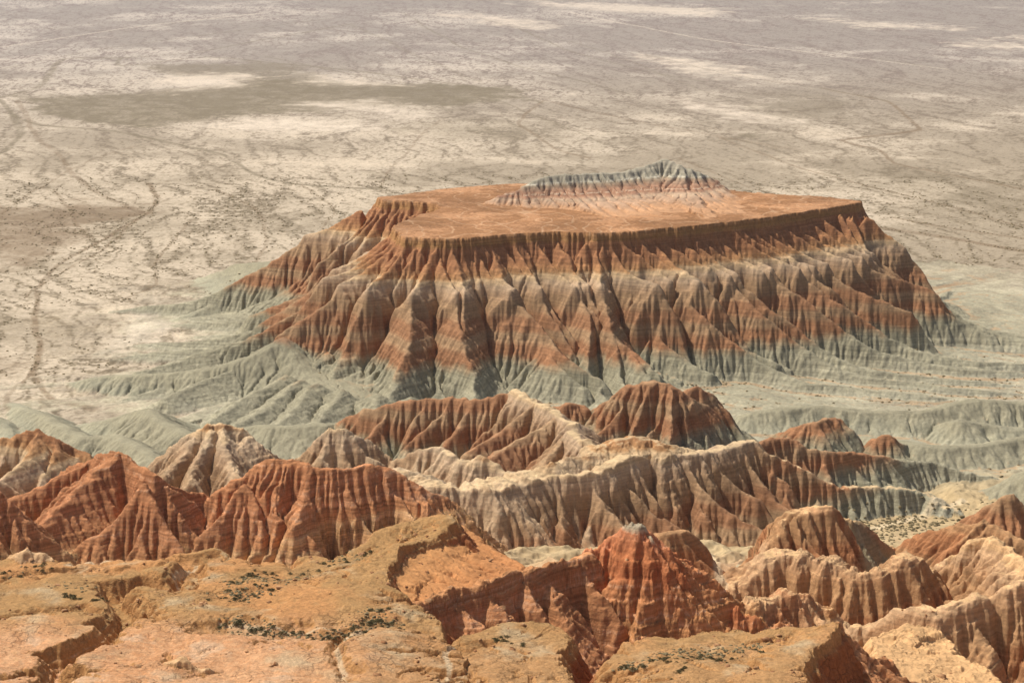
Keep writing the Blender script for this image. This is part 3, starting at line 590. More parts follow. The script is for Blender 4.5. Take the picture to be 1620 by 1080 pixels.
# bedding: hard and soft layers step the slopes; rock roughness
_r = np.hypot(xs, ys); _sl = np.hypot(np.gradient(Z[:NN], axis=0) / np.gradient(_r, axis=0), np.gradient(Z[:NN], axis=1) / (_r * np.gradient(A2[:NN], axis=1)))
TE = np.array([0.0] + [f['terr'] for f in FEATS[1:]], f32)[OWN[:NN]]
RO = np.array([0.05] + [{'red': .55, 'redtip': 1.3, 'main': .38, 'grey': .10, 'shelf': .35, 'shelfpale': .9, 'bowl': .1, 'summit': .3, 'foot': .3}[f['ramp']] * (2.0 if f['name'] in ('pink_knolls', 'whitish_hill', 'pale_ridge') else 1) for f in FEATS[1:]], f32)[OWN[:NN]]
ROCK = fbm(WX, WY, 3.4, 4, .62, off=83, ridged=True) - .1
sq = STR[:NN] + .8 * w1x + .25 * w2x
def saw(v): v = v - np.floor(v); return np.where(v < .72, v / .72, (1 - v) / .28) - .5
stp = .42 * saw(sq / 1.45 + .3 * w1y) + .75 * saw(sq / 3.9) + .16 * saw(sq / .62)
ts = sstep(.35, .8, _sl)
dz2 = TE * ts * stp * .62 + RO * ROCK * sstep(.12, .6, _sl) * .8 + RO * .12 * ROCK
dz2 *= sstep(300, 315, ys) * sstep(1400, 1250, ys)
Z[:NN] += dz2
ZBED = STR[:NN].copy(); STR[:NN] += .25 * dz2
print('carved', time.time() - T0)

# ------------------------------------------------------------------ slope, drainage and fine relief
FINE = fbm(xs, ys, 1.8, 3, off=12)
Z[:NN] += (0.07 * FINE * sstep(300, 330, ys) * sstep(1500, 1000, ys)).astype(f32)
Xd = X; Yd = Y
dzr = np.gradient(Z, axis=0) / np.maximum(np.gradient(np.hypot(X, Y), axis=0), 1e-6)
dzc = np.gradient(Z, axis=1) / np.maximum(np.hypot(X, Y) * np.gradient(A2, axis=1), 1e-6)
SLOPE = np.sqrt(dzr ** 2 + dzc ** 2)

# ------------------------------------------------------------------ colours of the rock and soil (albedo only)
RAMPS = {
 'main': [(-50, (.32, .295, .205)), (0, (.40, .375, .275)), (5, (.318, .293, .205)), (16, (.28, .255, .172)), (19.5, (0.286, 0.235, 0.15)), (21, (0.286, 0.122, 0.06)), (25, (0.286, 0.127, 0.064)), (27, (0.307, 0.206, 0.12)), (30, (0.307, 0.216, 0.128)),
          (32, (0.265, 0.118, 0.06)), (37, (0.286, 0.132, 0.068)), (38.5, (0.307, 0.196, 0.112)), (44, (0.35, 0.245, 0.144)), (46, (0.40, 0.275, 0.17)), (51.5, (0.43, 0.31, 0.20)), (52.3, (0.49, 0.35, 0.205)), (54.3, (0.50, 0.35, 0.20)), (55, (0.445, 0.245, 0.104)), (58, (0.382, 0.176, 0.076)),
          (61, (0.329, 0.132, 0.06)), (66, (0.318, 0.122, 0.056)), (69, (0.35, 0.147, 0.064)), (69.6, (0.382, 0.206, 0.08)), (73.5, (0.36, 0.19, 0.085)), (74, (0.477, 0.245, 0.104))],
 'summit': [(74, (.46, .26, .14)), (75.5, (.47, .30, .19)), (76.5, (.40, .27, .18)), (77.3, (.50, .36, .24)), (78, (.38, .24, .16)), (79.4, (.34, .17, .10)), (79.7, (.58, .44, .31)), (80.1, (.34, .18, .11)), (82.4, (.32, .21, .14)), (84.3, (.32, .27, .19)), (84.8, (.62, .57, .45)), (85.3, (.33, .30, .225)), (95, (.37, .33, .25))],
 'grey': [(-5, (.34, .30, .20)), (3, (.33, .312, .222)), (8, (.288, .263, .180)), (22, (.278, .253, .170)), (25, (.27, .165, .095)), (60, (.28, .13, .07))],
 'red': [(30, (0.382, 0.196, 0.08)), (44, (0.424, 0.235, 0.096)), (52, (0.488, 0.284, 0.12)), (54, (0.551, 0.353, 0.168)), (54.8, (0.424, 0.186, 0.072)), (58, (0.392, 0.147, 0.056)), (63, (0.36, 0.122, 0.048)), (68, (0.403, 0.137, 0.052)), (75, (0.382, 0.137, 0.052)), (84, (0.424, 0.157, 0.056)), (88, (0.403, 0.147, 0.056)), (93, (0.445, 0.196, 0.072))],
 'redtip': [(60, (0.424, 0.196, 0.072)), (70, (0.46, 0.215, 0.09)), (76, (0.45, 0.19, 0.08)), (79, (0.445, 0.157, 0.064)), (82, (0.466, 0.176, 0.072)), (86.8, (0.48, 0.19, 0.09)), (87.6, (0.424, 0.333, 0.224)), (90, (0.403, 0.353, 0.249))],
 'shelf': [(60, (0.403, 0.147, 0.056)), (78, (0.445, 0.186, 0.068)), (82, (0.466, 0.245, 0.096)), (100, (0.466, 0.255, 0.1))],
 'foot': [(70, (.45, .28, .17)), (76, (.46, .31, .21)), (79, (.42, .31, .23))],
 'bowl': [(60, (.38, .15, .06)), (78, (.46, .20, .08)), (81, (.52, .24, .095)), (84, (.50, .25, .10))],
 'shelfpale': [(40, (0.445, 0.294, 0.16)), (60, (0.53, 0.333, 0.16)), (66, (0.583, 0.353, 0.168)), (80, (0.594, 0.372, 0.184))],
}
RAMPS['main'] = [(a_, tuple(np.array(c_) * .56 + np.array((.35, .20, .10)) * .44) if (17 < a_ < 47 or 54.5 < a_ < 69.3) else c_) for a_, c_ in RAMPS['main']]
def rampc(name, v):
    r = RAMPS[name]; xp = [a for a, _ in r]
    return np.stack([np.interp(v, xp, [c[i] for _, c in r]) for i in range(3)], -1)
COL = np.zeros((NR, NC, 3), f32)
# -- plain: pale clay, tan silt and dark gravel, washes; the far plain has larger, longer forms
yy = np.maximum(Y, 60)
PX = X * (1000 / np.maximum(yy, 1000)) ** .45
PY = np.where(yy < 1000, yy, 1000 + 1150 * np.log(np.maximum(yy, 1000) / 1000)).astype(f32) - (yy > 1000) * 0
PX = PX.astype(f32)
q1 = fbm(PX, PY, 300, 6, .55, off=21); q2 = fbm(PX, PY, 90, 5, .6, off=22)
wx_, wy_ = 70 * fbm(PX, PY, 220, 4, off=23) + 9 * fbm(PX, PY, 34, 3, off=24), 70 * fbm(PX, PY, 220, 4, off=25) + 9 * fbm(PX, PY, 34, 3, off=26)
PT = PX + .22 * PY
ch = np.abs(gnoise((PT + wx_ * .8) / 85, (PY + wy_) / 330)); ch2 = np.abs(gnoise((PT + wx_ * .6) / 40 + 7, (PY + wy_) / 190)); ch3 = np.abs(gnoise((PT + wx_ * .5) / 17 + 3, (PY + wy_ * .6) / 80))
spk = fbm(PX, PY, 3.2, 2, .8, off=41); spk2 = fbm(PX, PY, 9, 3, .75, off=42); fine = fbm(PX, PY, 22, 4, .7, off=29)
cream, tan, dark = np.array([.53, .44, .325]), np.array([.36, .295, .21]), np.array([.25, .20, .135])
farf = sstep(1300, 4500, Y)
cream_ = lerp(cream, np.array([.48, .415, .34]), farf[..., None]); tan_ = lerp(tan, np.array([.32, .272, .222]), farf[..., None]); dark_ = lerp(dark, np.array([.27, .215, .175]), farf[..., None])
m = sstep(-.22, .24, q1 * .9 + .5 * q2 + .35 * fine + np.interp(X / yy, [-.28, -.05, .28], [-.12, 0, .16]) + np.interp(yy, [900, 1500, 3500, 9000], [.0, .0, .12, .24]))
c = lerp(cream_, tan_, (m * .9)[..., None])
net = np.maximum(np.maximum(sstep(.10, .01, ch), .85 * sstep(.13, .01, ch2)), .6 * sstep(.16, .01, ch3))
net = net * np.clip(.35 + 1.6 * spk2 + .9 * spk + .5 * q2 + .25, 0, 1)
c = lerp(c, dark_, (np.clip(net * 1.35, 0, 1) * .75)[..., None])
c = lerp(c, dark_, (sstep(.05, .42, .7 * spk + .6 * spk2 - .25 * q1 + .35 * net) * .7)[..., None])
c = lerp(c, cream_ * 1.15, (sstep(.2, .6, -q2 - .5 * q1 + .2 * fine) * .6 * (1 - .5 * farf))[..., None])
c = c * (1 + .12 * fine)[..., None]
wpx, wpy = X + (wx_ * .8 * (yy / 1000) ** .5), Y + wy_ * .8 * (yy / 1000)
DARKN = np.clip(net, 0, 1)
def zpoly(pts): return np.array([P(a, b, 0) for a, b in pts])
def patch(pts, colr, amt, soft=.02, nz=.25):
    """soft-edged patch of other soil, outlined on the ground"""
    global c
    q = smooth_curve(zpoly(pts), 400, True) if False else zpoly(pts)
    y0, y1 = q[:, 1].min() * .85, q[:, 1].max() * 1.2
    r0, r1 = np.searchsorted(RR, y0), np.searchsorted(RR, y1 * 1.08)
    a, b = wpx[r0:r1].ravel().astype(f32), wpy[r0:r1].ravel().astype(f32)
    # compare in a foreshortening-neutral space: bearing and log distance
    ua, ub = a / np.maximum(b, 1), np.log(np.maximum(b, 1)); qq = np.c_[q[:, 0] / q[:, 1], np.log(q[:, 1])]
    d, _, _, _, _ = nearest(ua.astype(f32), (ub * .35).astype(f32), np.c_[qq[:, 0], qq[:, 1] * .35], True)
    ins = inside(ua, ub * .35, np.c_[qq[:, 0], qq[:, 1] * .35])
    sd_ = np.where(ins, d, -d) + (nz * .06 * (q2[r0:r1].ravel() + .8 * fine[r0:r1].ravel()))
    mk = (sstep(-soft, soft, sd_) * amt * np.clip(.9 + .5 * fine[r0:r1].ravel(), 0, 1.1)).reshape(r1 - r0, NC, 1)
    c[r0:r1] = lerp(c[r0:r1], np.array(colr), mk)
def wash(pts, colr, amt, pxw, wob=1.0):
    global c
    q = smooth_curve(zpoly(pts), 1e9)
    q = zpoly(pts)
    q = smooth_curve(q, max(20, np.hypot(*(q[-1] - q[0])) / 40))
    y0, y1 = q[:, 1].min() - 80, q[:, 1].max() * 1.1 + 80
    r0, r1 = np.searchsorted(RR, max(y0, 61)), np.searchsorted(RR, y1 * 1.08)
    s_ = .16
    a = (X[r0:r1] + (wpx[r0:r1] - X[r0:r1]) * s_ * wob).ravel().astype(f32); b = (Y[r0:r1] + (wpy[r0:r1] - Y[r0:r1]) * s_ * wob).ravel().astype(f32)
    d, _, _, _, _ = nearest(a, (b * .3).astype(f32), np.c_[q[:, 0], q[:, 1] * .3])
    WASHD[r0:r1] = np.minimum(WASHD[r0:r1], (d / (b / F)).reshape(r1 - r0, NC))
    wid = pxw * b / F * 1.9
    mk = (sstep(1.4, .5, d / wid * (1 + .9 * fine[r0:r1].ravel())) * amt * np.clip(.85 + 1.2 * fine[r0:r1].ravel(), 0, 1)).reshape(r1 - r0, NC, 1)
    c[r0:r1] = lerp(c[r0:r1], np.array(colr), mk)
WASHD = np.full((NR, NC), 1e3, f32)
DK, DB, WH = (.245, .20, .135), (.25, .185, .12), (.66, .56, .44)
patch([(50, 155), (200, 146), (420, 128), (560, 126), (700, 132), (805, 142), (830, 160), (720, 172), (560, 168), (440, 182), (260, 198), (120, 194), (60, 178)], DK, .9, .008)
patch([(215, 106), (400, 98), (520, 120), (560, 130), (400, 134), (270, 118)], DK, .6, .008)
patch([(-60, 330), (120, 316), (195, 325), (190, 345), (120, 385), (70, 415), (-60, 435)], DB, .75, .012)
patch([(-80, 560), (40, 570), (45, 590), (10, 600), (-80, 600)], DB, .5, .01)
patch([(690, 190), (830, 195), (840, 212), (740, 222), (640, 205)], DK, .5, .02)
patch([(1230, 145), (1330, 150), (1360, 185), (1260, 190), (1180, 165)], DK, .4, .02)
patch([(1150, 210), (1220, 210), (1220, 216), (1150, 218)], DK, .7, .004)
patch([(1360, 260), (1560, 290), (1620, 330), (1450, 320)], DK, .45, .02)
for q in ([(200, 128), (260, 121), (380, 122), (400, 132), (290, 138), (220, 138)], [(490, 120), (560, 120), (640, 134), (540, 130)], [(480, 166), (560, 164), (680, 176), (640, 184), (540, 174)],
          [(330, 200), (430, 192), (560, 196), (600, 206), (420, 214)], [(840, 2), (1000, 8), (1130, 14), (1110, 24), (960, 18), (860, 12)], [(720, 22), (800, 30), (860, 42), (780, 40)], [(1320, 30), (1480, 42), (1500, 48), (1380, 42)],
          [(1515, 66), (1640, 74), (1640, 80), (1540, 74)], [(1590, 58), (1640, 60), (1640, 66), (1600, 63)], [(1040, 85), (1160, 105), (1290, 133), (1180, 122), (1060, 97)], [(1100, 158), (1180, 175), (1250, 190), (1150, 182)], [(240, 500), (300, 505), (290, 522), (250, 520)]):
    patch(q, WH, .75, .012, .35)
patch([(230, 470), (290, 480), (300, 545), (240, 560), (190, 556)], (.60, .52, .40), .6, .01)
for pts, cl, am, wd in [([(-40, 150), (5, 160), (15, 182), (60, 198), (180, 208), (260, 224), (350, 244), (400, 275), (470, 292), (600, 300)], DK, .75, 1.8), ([(200, 92), (100, 93), (78, 120), (60, 140), (0, 156)], DK, .6, 2.5), ([(15, 182), (35, 215), (10, 240)], DK, .6, 2.5),
        ([(230, 290), (240, 325), (190, 365), (120, 405), (70, 445), (48, 500), (62, 545), (55, 590), (90, 640), (150, 652)], DB, .7, 2.2), ([(220, 345), (160, 400), (60, 455), (40, 470)], DB, .5, 1.6),
        ([(60, 545), (48, 600), (12, 632), (30, 680)], DB, .6, 2), ([(560, 38), (400, 66), (300, 84), (190, 92), (195, 105), (330, 90), (430, 100), (560, 112), (700, 130), (800, 145), (860, 165)], DK, .65, 1.6),
        ([(860, 160), (1000, 190), (1130, 215), (1280, 240)], DB, .4, 1.5), ([(1300, 140), (1400, 160), (1425, 175), (1452, 205), (1330, 222), (1390, 238), (1418, 258), (1520, 280), (1640, 305)], DB, .7, 1.8), ([(1370, 358), (1500, 378), (1640, 402)], DB, .7, 3),
        ([(1410, 345), (1520, 365), (1640, 380)], DB, .5, 2), ([(1030, 88), (1180, 122), (1300, 140), (1460, 170), (1640, 190)], DK, .5, 1.2), ([(0, 40), (200, 50), (330, 30), (500, 25)], DK, .35, 1.5), ([(560, 40), (640, 80), (760, 130)], DK, .3, 2), ([(760, 30), (950, 80), (1130, 150), (1330, 215)], DK, .3, 1.5),
        ([(820, 45), (900, 80), (1010, 110), (1120, 130)], DK, .5, 1.3), ([(640, 20), (700, 60), (800, 100), (900, 125), (1000, 150)], DK, .5, 1.2), ([(420, 90), (560, 118), (760, 150), (860, 190), (960, 230)], DK, .5, 1.2), ([(860, 160), (820, 195), (880, 235), (940, 250)], DB, .6, 1.6),
        ([(330, 300), (400, 330), (420, 380), (400, 430)], DB, .5, 1.5), ([(300, 350), (260, 400), (250, 450), (200, 470)], DB, .5, 1.5), ([(1130, 215), (1250, 258), (1400, 300), (1640, 365)], DB, .55, 1.6), ([(1080, 250), (1200, 300), (1330, 330)], DB, .45, 1.3), ([(1200, 60), (1400, 95), (1640, 130)], DK, .45, 1.2),
        ([(900, 20), (1100, 60), (1300, 85), (1500, 110)], WH, .5, 1.6), ([(0, 110), (150, 80), (330, 55), (520, 30)], DK, .5, 1.4), ([(0, 75), (200, 45), (420, 20)], WH, .5, 2), ([(30, 160), (45, 200), (90, 240), (130, 290), (200, 330)], DB, .5, 1.8), ([(-20, 350), (60, 300), (150, 250), (230, 228)], DB, .4, 1.3),
        ([(90, 300), (120, 350), (160, 395)], DB, .45, 1.4), ([(470, 292), (520, 330), (500, 380), (440, 420)], DB, .45, 1.3), ([(700, 190), (640, 240), (600, 300)], DB, .35, 1.3), ([(740, 380), (600, 330), (420, 290)], DB, .0, 2)]:
    if am: wash(pts, cl, am, wd)
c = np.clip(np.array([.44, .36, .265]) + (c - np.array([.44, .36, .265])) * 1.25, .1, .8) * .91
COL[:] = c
LAP = np.zeros((NN, NC), f32)
for k_, ax_ in ((14, 1), (-14, 1), (9, 0), (-9, 0)): LAP += np.roll(Z[:NN], k_, ax_)
LAP = LAP / 4 - Z[:NN]
# -- rock: strata colours, dust on flats
sa = STR[:NN] + .7 * w1x + .25 * w2x
sl_ = SLOPE[:NN]; own = OWN[:NN]; dd = TOPC[:NN]
thin = fbm(sa * 1.0, sa * 0 + xs * .004, 1.0, 3, .7, off=31)           # thin bedding lines
lay = fbm(xs * .02, sa, 3.0, 3, .6, off=32)
RAMPS['red'] = [(a_, tuple(np.array(c_) * .55 + np.array((.45, .25, .125)) * .45)) for a_, c_ in RAMPS['red']]
for k, ft in enumerate(FEATS):
    if k == 0: continue
    mk = own == k
    if not mk.any(): continue
    r = ft['ramp']; v = sa[mk] + .6 * lay[mk] + sstep(27, 21, sa[mk]) * (3.0 * MID[mk] + 2.5 * LOW[mk])
    cc = rampc(r, v)
    s_ = sl_[mk]; L_ = LOW[mk]; M_ = MID[mk]; F_ = FINE[mk]; T_ = thin[mk]; zz_ = Z[:NN][mk]; d_ = dd[mk]
    str_amt = {'red': .30, 'redtip': .3, 'main': .14, 'summit': .2, 'foot': .35, 'grey': .05, 'shelf': .12, 'shelfpale': .15, 'bowl': .12}[r]
    cc = cc * (1 + str_amt * 1.6 * T_ + .12 * M_ + .10 * L_)[..., None]
    if r in ('red', 'redtip'):
        cc = lerp(cc, np.array([.60, .40, .26]), (sstep(.16, .42, thin[mk] + .15 * M_) * .5 * sstep(.2, .6, s_))[..., None])
    if ft['name'] in ('whitish_hill', 'cream_hill', 'pink_knolls', 'pale_saddle', 'pale_crusted_ridge', 'pale_knobs'):
        cc = lerp(cc, np.array([.52, .39, .25]) * (1 + .2 * T_[..., None]), (sstep(-.45, .45, M_ + .8 * L_) * (.65 if ft['name'] != 'pale_crusted_ridge' else .15))[..., None])
    if r in ('main', 'red', 'redtip') and ft['name'] != 'mesa':
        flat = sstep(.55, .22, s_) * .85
        topcol = {'main': np.array([.57, .42, .24]), 'red': np.array([.47, .28, .12]), 'redtip': np.array([.46, .28, .16])}[r]
        ok = sstep(6, 3, d_) if r == 'main' else sstep(3, 1, d_)
        if ft['name'] in ('middle_ridge', 'pale_crest', 'pale_saddle', 'cream_hill', 'whitish_hill', 'pale_ridge', 'pale_crusted_ridge', 'slab_hill', 'middle_ridge_knoll', 'pink_knolls'):
            cc = lerp(cc, topcol * (1 + .2 * M_[..., None]), (flat * ok)[..., None])
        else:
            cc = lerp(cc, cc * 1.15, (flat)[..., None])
    if ft['name'] == 'mesa':
        top_ = (d_ < .05)
        tl = np.abs(gnoise((xs[mk] + 6 * w1x[mk]) / 16, (ys[mk] + 6 * w1y[mk]) / 30))
        tc = lerp(np.array([.27, .135, .06]), np.array([.45, .24, .12]), sstep(-.2, .45, L_ + .8 * M_ + .5 * F_)[..., None]) * (1 + .2 * F_ + .15 * T_)[..., None]
        tc = lerp(tc, np.array([.54, .35, .21]), (sstep(.07, .01, tl) * .5)[..., None]); tc = lerp(tc, np.array([.24, .125, .06]), (sstep(.1, .5, MID[mk] + .6 * F_) * .35)[..., None])
        cc = np.where(top_[..., None], tc, cc)
        dust = sstep(.85, .55, s_) * sstep(54, 56, zz_) * (~top_)
        cc = lerp(cc, np.array([.43, .22, .095]), (dust * .7)[..., None])
        pale = sstep(8, 1, zz_) * sstep(.3, .03, s_)
        cc = lerp(cc, np.array([.37, .33, .225]) * (1 + .25 * M_ + .2 * F_)[..., None], (pale * .5)[..., None])

    if ft['name'] in ('mesa', 'grey_spur', 'grey_ridge'):
        pl = sstep(3.2, .6, zz_ + 1.2 * M_ + 1.0 * L_) * sstep(10, -60, xs[mk]) + .5 * sstep(2.5, .5, zz_ + M_) * sstep(-60, 10, xs[mk])
        cc = lerp(cc, c[:NN][mk], np.clip(pl, 0, 1)[..., None])
    if r == 'main' and ft['name'] != 'mesa':
        cc = cc * lerp(np.ones(3), np.array([1.10, .98, .86]), sstep(640, 540, ys[mk])[..., None])
    if ft['name'] in ('mesa', 'grey_spur', 'grey_ridge'):
        cc = cc * (1 + sstep(20, 8, zz_) * (.16 * M_ + .22 * F_ + .15 * L_))[..., None]
    if r in ('main', 'grey'):
        gl = np.maximum(sstep(2.4, 4.2, FLOW[mk] + .5 * M_), sstep(.10, .42, LAP[mk] + .12 * F_)) * sstep(.45, .15, s_) * sstep(16, 10, zz_)
        gl = gl * sstep(-110, -40, xs[mk])
        cc = lerp(cc, np.array([.40, .26, .145]) * (1 + .3 * F_)[..., None], (gl * .65)[..., None])
    if r == 'shelf':
        face = sstep(.5, 1.6, d_ + .5 * M_)
        cc = lerp(cc, np.array([.36, .14, .055]) * (1 + .3 * T_ + .2 * F_)[..., None], face[..., None])
        top_ = sstep(1.6, .6, d_ + .6 * M_) * sstep(1.0, .5, s_)
        tc = lerp(np.array([.39, .225, .092]), np.array([.50, .25, .098]), sstep(.0, .5, L_ * 1.2 + .5 * M_)[..., None])
        xq, yq = xs[mk], ys[mk]
        sw = fbm(xq + 5 * w1x[mk] + 1.5 * w2x[mk], yq + 5 * w1y[mk], 11, 3, .5, off=64)
        swl = .5 + .5 * np.sin(sw * 30 + 3 * F_ + 2 * M_)
        pk = lerp(np.array([.52, .235, .10]), np.array([.62, .37, .205]), (.5 + .35 * (swl - .5) + .5 * L_)[..., None])
        pk = lerp(pk, np.array([.66, .47, .31]), (sstep(.15, .5, M_ + .3 * F_) * .6)[..., None])
        nb = sstep(362, 340, yq + 7 * w1x[mk] + 3 * w2x[mk]) * np.interp(xq, [-200, -45, -25, -5, 20], [.9, .9, .45, .3, .15])
        tc = lerp(tc, pk, nb[..., None])
        tc = lerp(tc, np.array([.50, .39, .24]), (sstep(.1, .6, fbm(xq, yq, 14, 4, .6, off=66) + .25 * sstep(25, 5, np.abs(xq + 20)) * sstep(350, 335, yq)) * .7)[..., None])
        mot = fbm(xs[mk], ys[mk], 5.0, 5, .75, off=61)
        tc = lerp(tc, np.array([.27, .175, .08]), (sstep(.05, .45, mot - .3 * L_) * .42 * (1 - nb))[..., None])
        tc = lerp(tc, np.array([.50, .33, .15]), (sstep(.2, .6, -mot + .2 * L_) * .45)[..., None])
        tc = tc * (1 - .25 * F_)[..., None]
        cc = lerp(cc, tc, top_[..., None])
    COL[:NN][mk] = cc
# valley floors (base ground inside the badlands)
mk = own == 0
gfl = np.maximum(sstep(2.4, 4.4, FLOW + .5 * MID), sstep(.10, .4, LAP + .12 * FINE) * sstep(720, 760, ys)) * sstep(.5, .15, sl_)
bl = sstep(1000, 880, ys + 25 * w1x) * (1 - leftplain) * np.where(xs < -60, sstep(0.2, 2.5, Z[:NN] + 1.2 * LOW), 1)
gv = lerp(np.array([.44, .33, .18]), np.array([.34, .32, .23]), np.maximum(sstep(700, 780, ys), sstep(-20, -70, xs) * sstep(600, 680, ys))[..., None]) * (1 + .15 * MID + .1 * FINE)[..., None]
gv = lerp(gv, np.array([.46, .27, .15]) * (1 + .2 * MID)[..., None], (sstep(620, 520, ys))[..., None])
gv = lerp(gv, np.array([.40, .25, .13]) * (1 + .3 * FINE)[..., None], (gfl * .6)[..., None])
COL[:NN] = np.where(mk[..., None], lerp(COL[:NN], gv, bl[..., None] * .9), COL[:NN])
def paint_line(pts, colr, wm, amt):
    q = smooth_curve([tuple(P(a_, b_, z_)) for a_, b_, z_ in pts], 1.5)
    r0, r1 = np.searchsorted(RR, q[:, 1].min() - 6), np.searchsorted(RR, q[:, 1].max() * 1.03 + 6)
    i_ = np.nonzero(((xs[r0:r1] > q[:, 0].min() - 6) & (xs[r0:r1] < q[:, 0].max() + 6)).ravel())[0]
    d, _, _, _, _ = nearest((xs[r0:r1] + .8 * w2x[r0:r1]).ravel()[i_], (ys[r0:r1] + .8 * w2y[r0:r1]).ravel()[i_], q)
    k_ = sstep(1.3, .5, d / (wm * (1 + .8 * MID[r0:r1].ravel()[i_]))) * amt
    cf = COL[r0:r1].reshape(-1, 3).copy(); cf[i_] = lerp(cf[i_], np.array(colr), k_[:, None]); COL[r0:r1] = cf.reshape(r1 - r0, NC, 3)
PW = (.66, .54, .36)
for pts_, w_ in [([(284, 934, 82), (276, 922, 82), (296, 912, 81), (314, 900, 81)], .5), ([(545, 1090, 87), (536, 1060, 86), (528, 1040, 86), (548, 1015, 85), (590, 1005, 85)], .55), ([(706, 1085, 87), (712, 1062, 86), (700, 1045, 86), (722, 1028, 86)], .5),
                 ([(350, 1002, 85), (430, 1008, 85), (520, 1006, 85)], .4), ([(100, 905, 81), (150, 893, 81), (200, 888, 81)], 1.0), ([(1120, 880, 20), (1135, 905, 24), (1125, 940, 34), (1140, 970, 44)], 1.6), ([(1180, 862, 6), (1260, 850, 6), (1350, 845, 6), (1440, 820, 6), (1520, 800, 6)], 2.0)]:
    paint_line(pts_, PW, w_, .55)
COL = np.clip(COL, .02, .85)
print('colour', time.time() - T0)

# ------------------------------------------------------------------ materials
def mat(name, vary=.12, nscale=.5, bump=.3, bscale=1.2, rough=.95, lines=0.0, cracks=0.0):
    m = bpy.data.materials.new(name); m.use_nodes = True; nt = m.node_tree; n = nt.nodes; L = nt.links
    b = n['Principled BSDF']; b.inputs['Roughness'].default_value = rough; b.inputs['Specular IOR Level'].default_value = .15
    at = n.new('ShaderNodeAttribute'); at.attribute_name = 'soil'
    tc = n.new('ShaderNodeTexCoord')
    ns = n.new('ShaderNodeTexNoise'); ns.inputs['Scale'].default_value = nscale; ns.inputs['Detail'].default_value = 9; ns.inputs['Roughness'].default_value = .78
    L.new(tc.outputs['Object'], ns.inputs['Vector'])
    mr = n.new('ShaderNodeMapRange'); mr.inputs[1].default_value = .36; mr.inputs[2].default_value = .64; mr.inputs[3].default_value = 1 - vary; mr.inputs[4].default_value = 1 + vary
    L.new(ns.outputs['Fac'], mr.inputs[0])
    mx = n.new('ShaderNodeMix'); mx.data_type = 'RGBA'; mx.blend_type = 'MULTIPLY'; mx.inputs[0].default_value = 1
    L.new(at.outputs['Color'], mx.inputs[6]); L.new(mr.outputs[0], mx.inputs[7])
    out = mx.outputs[2]
    if lines:
        mp = n.new('ShaderNodeMapping'); mp.inputs['Scale'].default_value = (.02, .02, 1.6); L.new(tc.outputs['Object'], mp.inputs[0])
        n2 = n.new('ShaderNodeTexNoise'); n2.inputs['Scale'].default_value = 1.0; n2.inputs['Detail'].default_value = 4; L.new(mp.outputs[0], n2.inputs['Vector'])
        m2 = n.new('ShaderNodeMapRange'); m2.inputs[1].default_value = .35; m2.inputs[2].default_value = .65; m2.inputs[3].default_value = 1 - lines; m2.inputs[4].default_value = 1 + lines
        L.new(n2.outputs['Fac'], m2.inputs[0])
        mx2 = n.new('ShaderNodeMix'); mx2.data_type = 'RGBA'; mx2.blend_type = 'MULTIPLY'; mx2.inputs[0].default_value = 1
        L.new(out, mx2.inputs[6]); L.new(m2.outputs[0], mx2.inputs[7]); out = mx2.outputs[2]
    vf = None
    if cracks:
        wn_ = n.new('ShaderNodeTexNoise'); wn_.inputs['Scale'].default_value = .8; wn_.inputs['Detail'].default_value = 3; L.new(tc.outputs['Object'], wn_.inputs['Vector'])
        av = n.new('ShaderNodeVectorMath'); av.operation = 'MULTIPLY_ADD'; av.inputs[1].default_value = (2.2, 2.2, 2.2); L.new(wn_.outputs['Color'], av.inputs[0]); L.new(tc.outputs['Object'], av.inputs[2])
        vo = n.new('ShaderNodeTexVoronoi'); vo.feature = 'DISTANCE_TO_EDGE'; vo.inputs['Scale'].default_value = .38; L.new(av.outputs[0], vo.inputs['Vector'])
        m3 = n.new('ShaderNodeMapRange'); m3.inputs[1].default_value = .0; m3.inputs[2].default_value = .07; m3.inputs[3].default_value = 1 - cracks; m3.inputs[4].default_value = 1.0; L.new(vo.outputs['Distance'], m3.inputs[0])
        n5 = n.new('ShaderNodeTexNoise'); n5.inputs['Scale'].default_value = .12; L.new(tc.outputs['Object'], n5.inputs['Vector'])
        m5 = n.new('ShaderNodeMapRange'); m5.inputs[1].default_value = .45; m5.inputs[2].default_value = .6; L.new(n5.outputs['Fac'], m5.inputs[0])
        mx3 = n.new('ShaderNodeMix'); mx3.data_type = 'FLOAT'; L.new(m5.outputs[0], mx3.inputs[0]); mx3.inputs[2].default_value = 1.0; L.new(m3.outputs[0], mx3.inputs[3]); vf = mx3.outputs[0]
        mx4 = n.new('ShaderNodeMix'); mx4.data_type = 'RGBA'; mx4.blend_type = 'MULTIPLY'; mx4.inputs[0].default_value = 1; L.new(out, mx4.inputs[6]); L.new(vf, mx4.inputs[7]); out = mx4.outputs[2]
    L.new(out, b.inputs['Base Color'])
    nb = n.new('ShaderNodeTexNoise'); nb.inputs['Scale'].default_value = bscale; nb.inputs['Detail'].default_value = 8; nb.inputs['Roughness'].default_value = .7
    L.new(tc.outputs['Object'], nb.inputs['Vector'])
    bp = n.new('ShaderNodeBump'); bp.inputs['Strength'].default_value = bump; bp.inputs['Distance'].default_value = .5
    hh = nb.outputs['Fac']
    if vf is not None:
        ad = n.new('ShaderNodeMath'); ad.operation = 'ADD'; L.new(hh, ad.inputs[0]); L.new(vf, ad.inputs[1]); hh = ad.outputs[0]
    L.new(hh, bp.inputs['Height']); L.new(bp.outputs[0], b.inputs['Normal'])
    return m
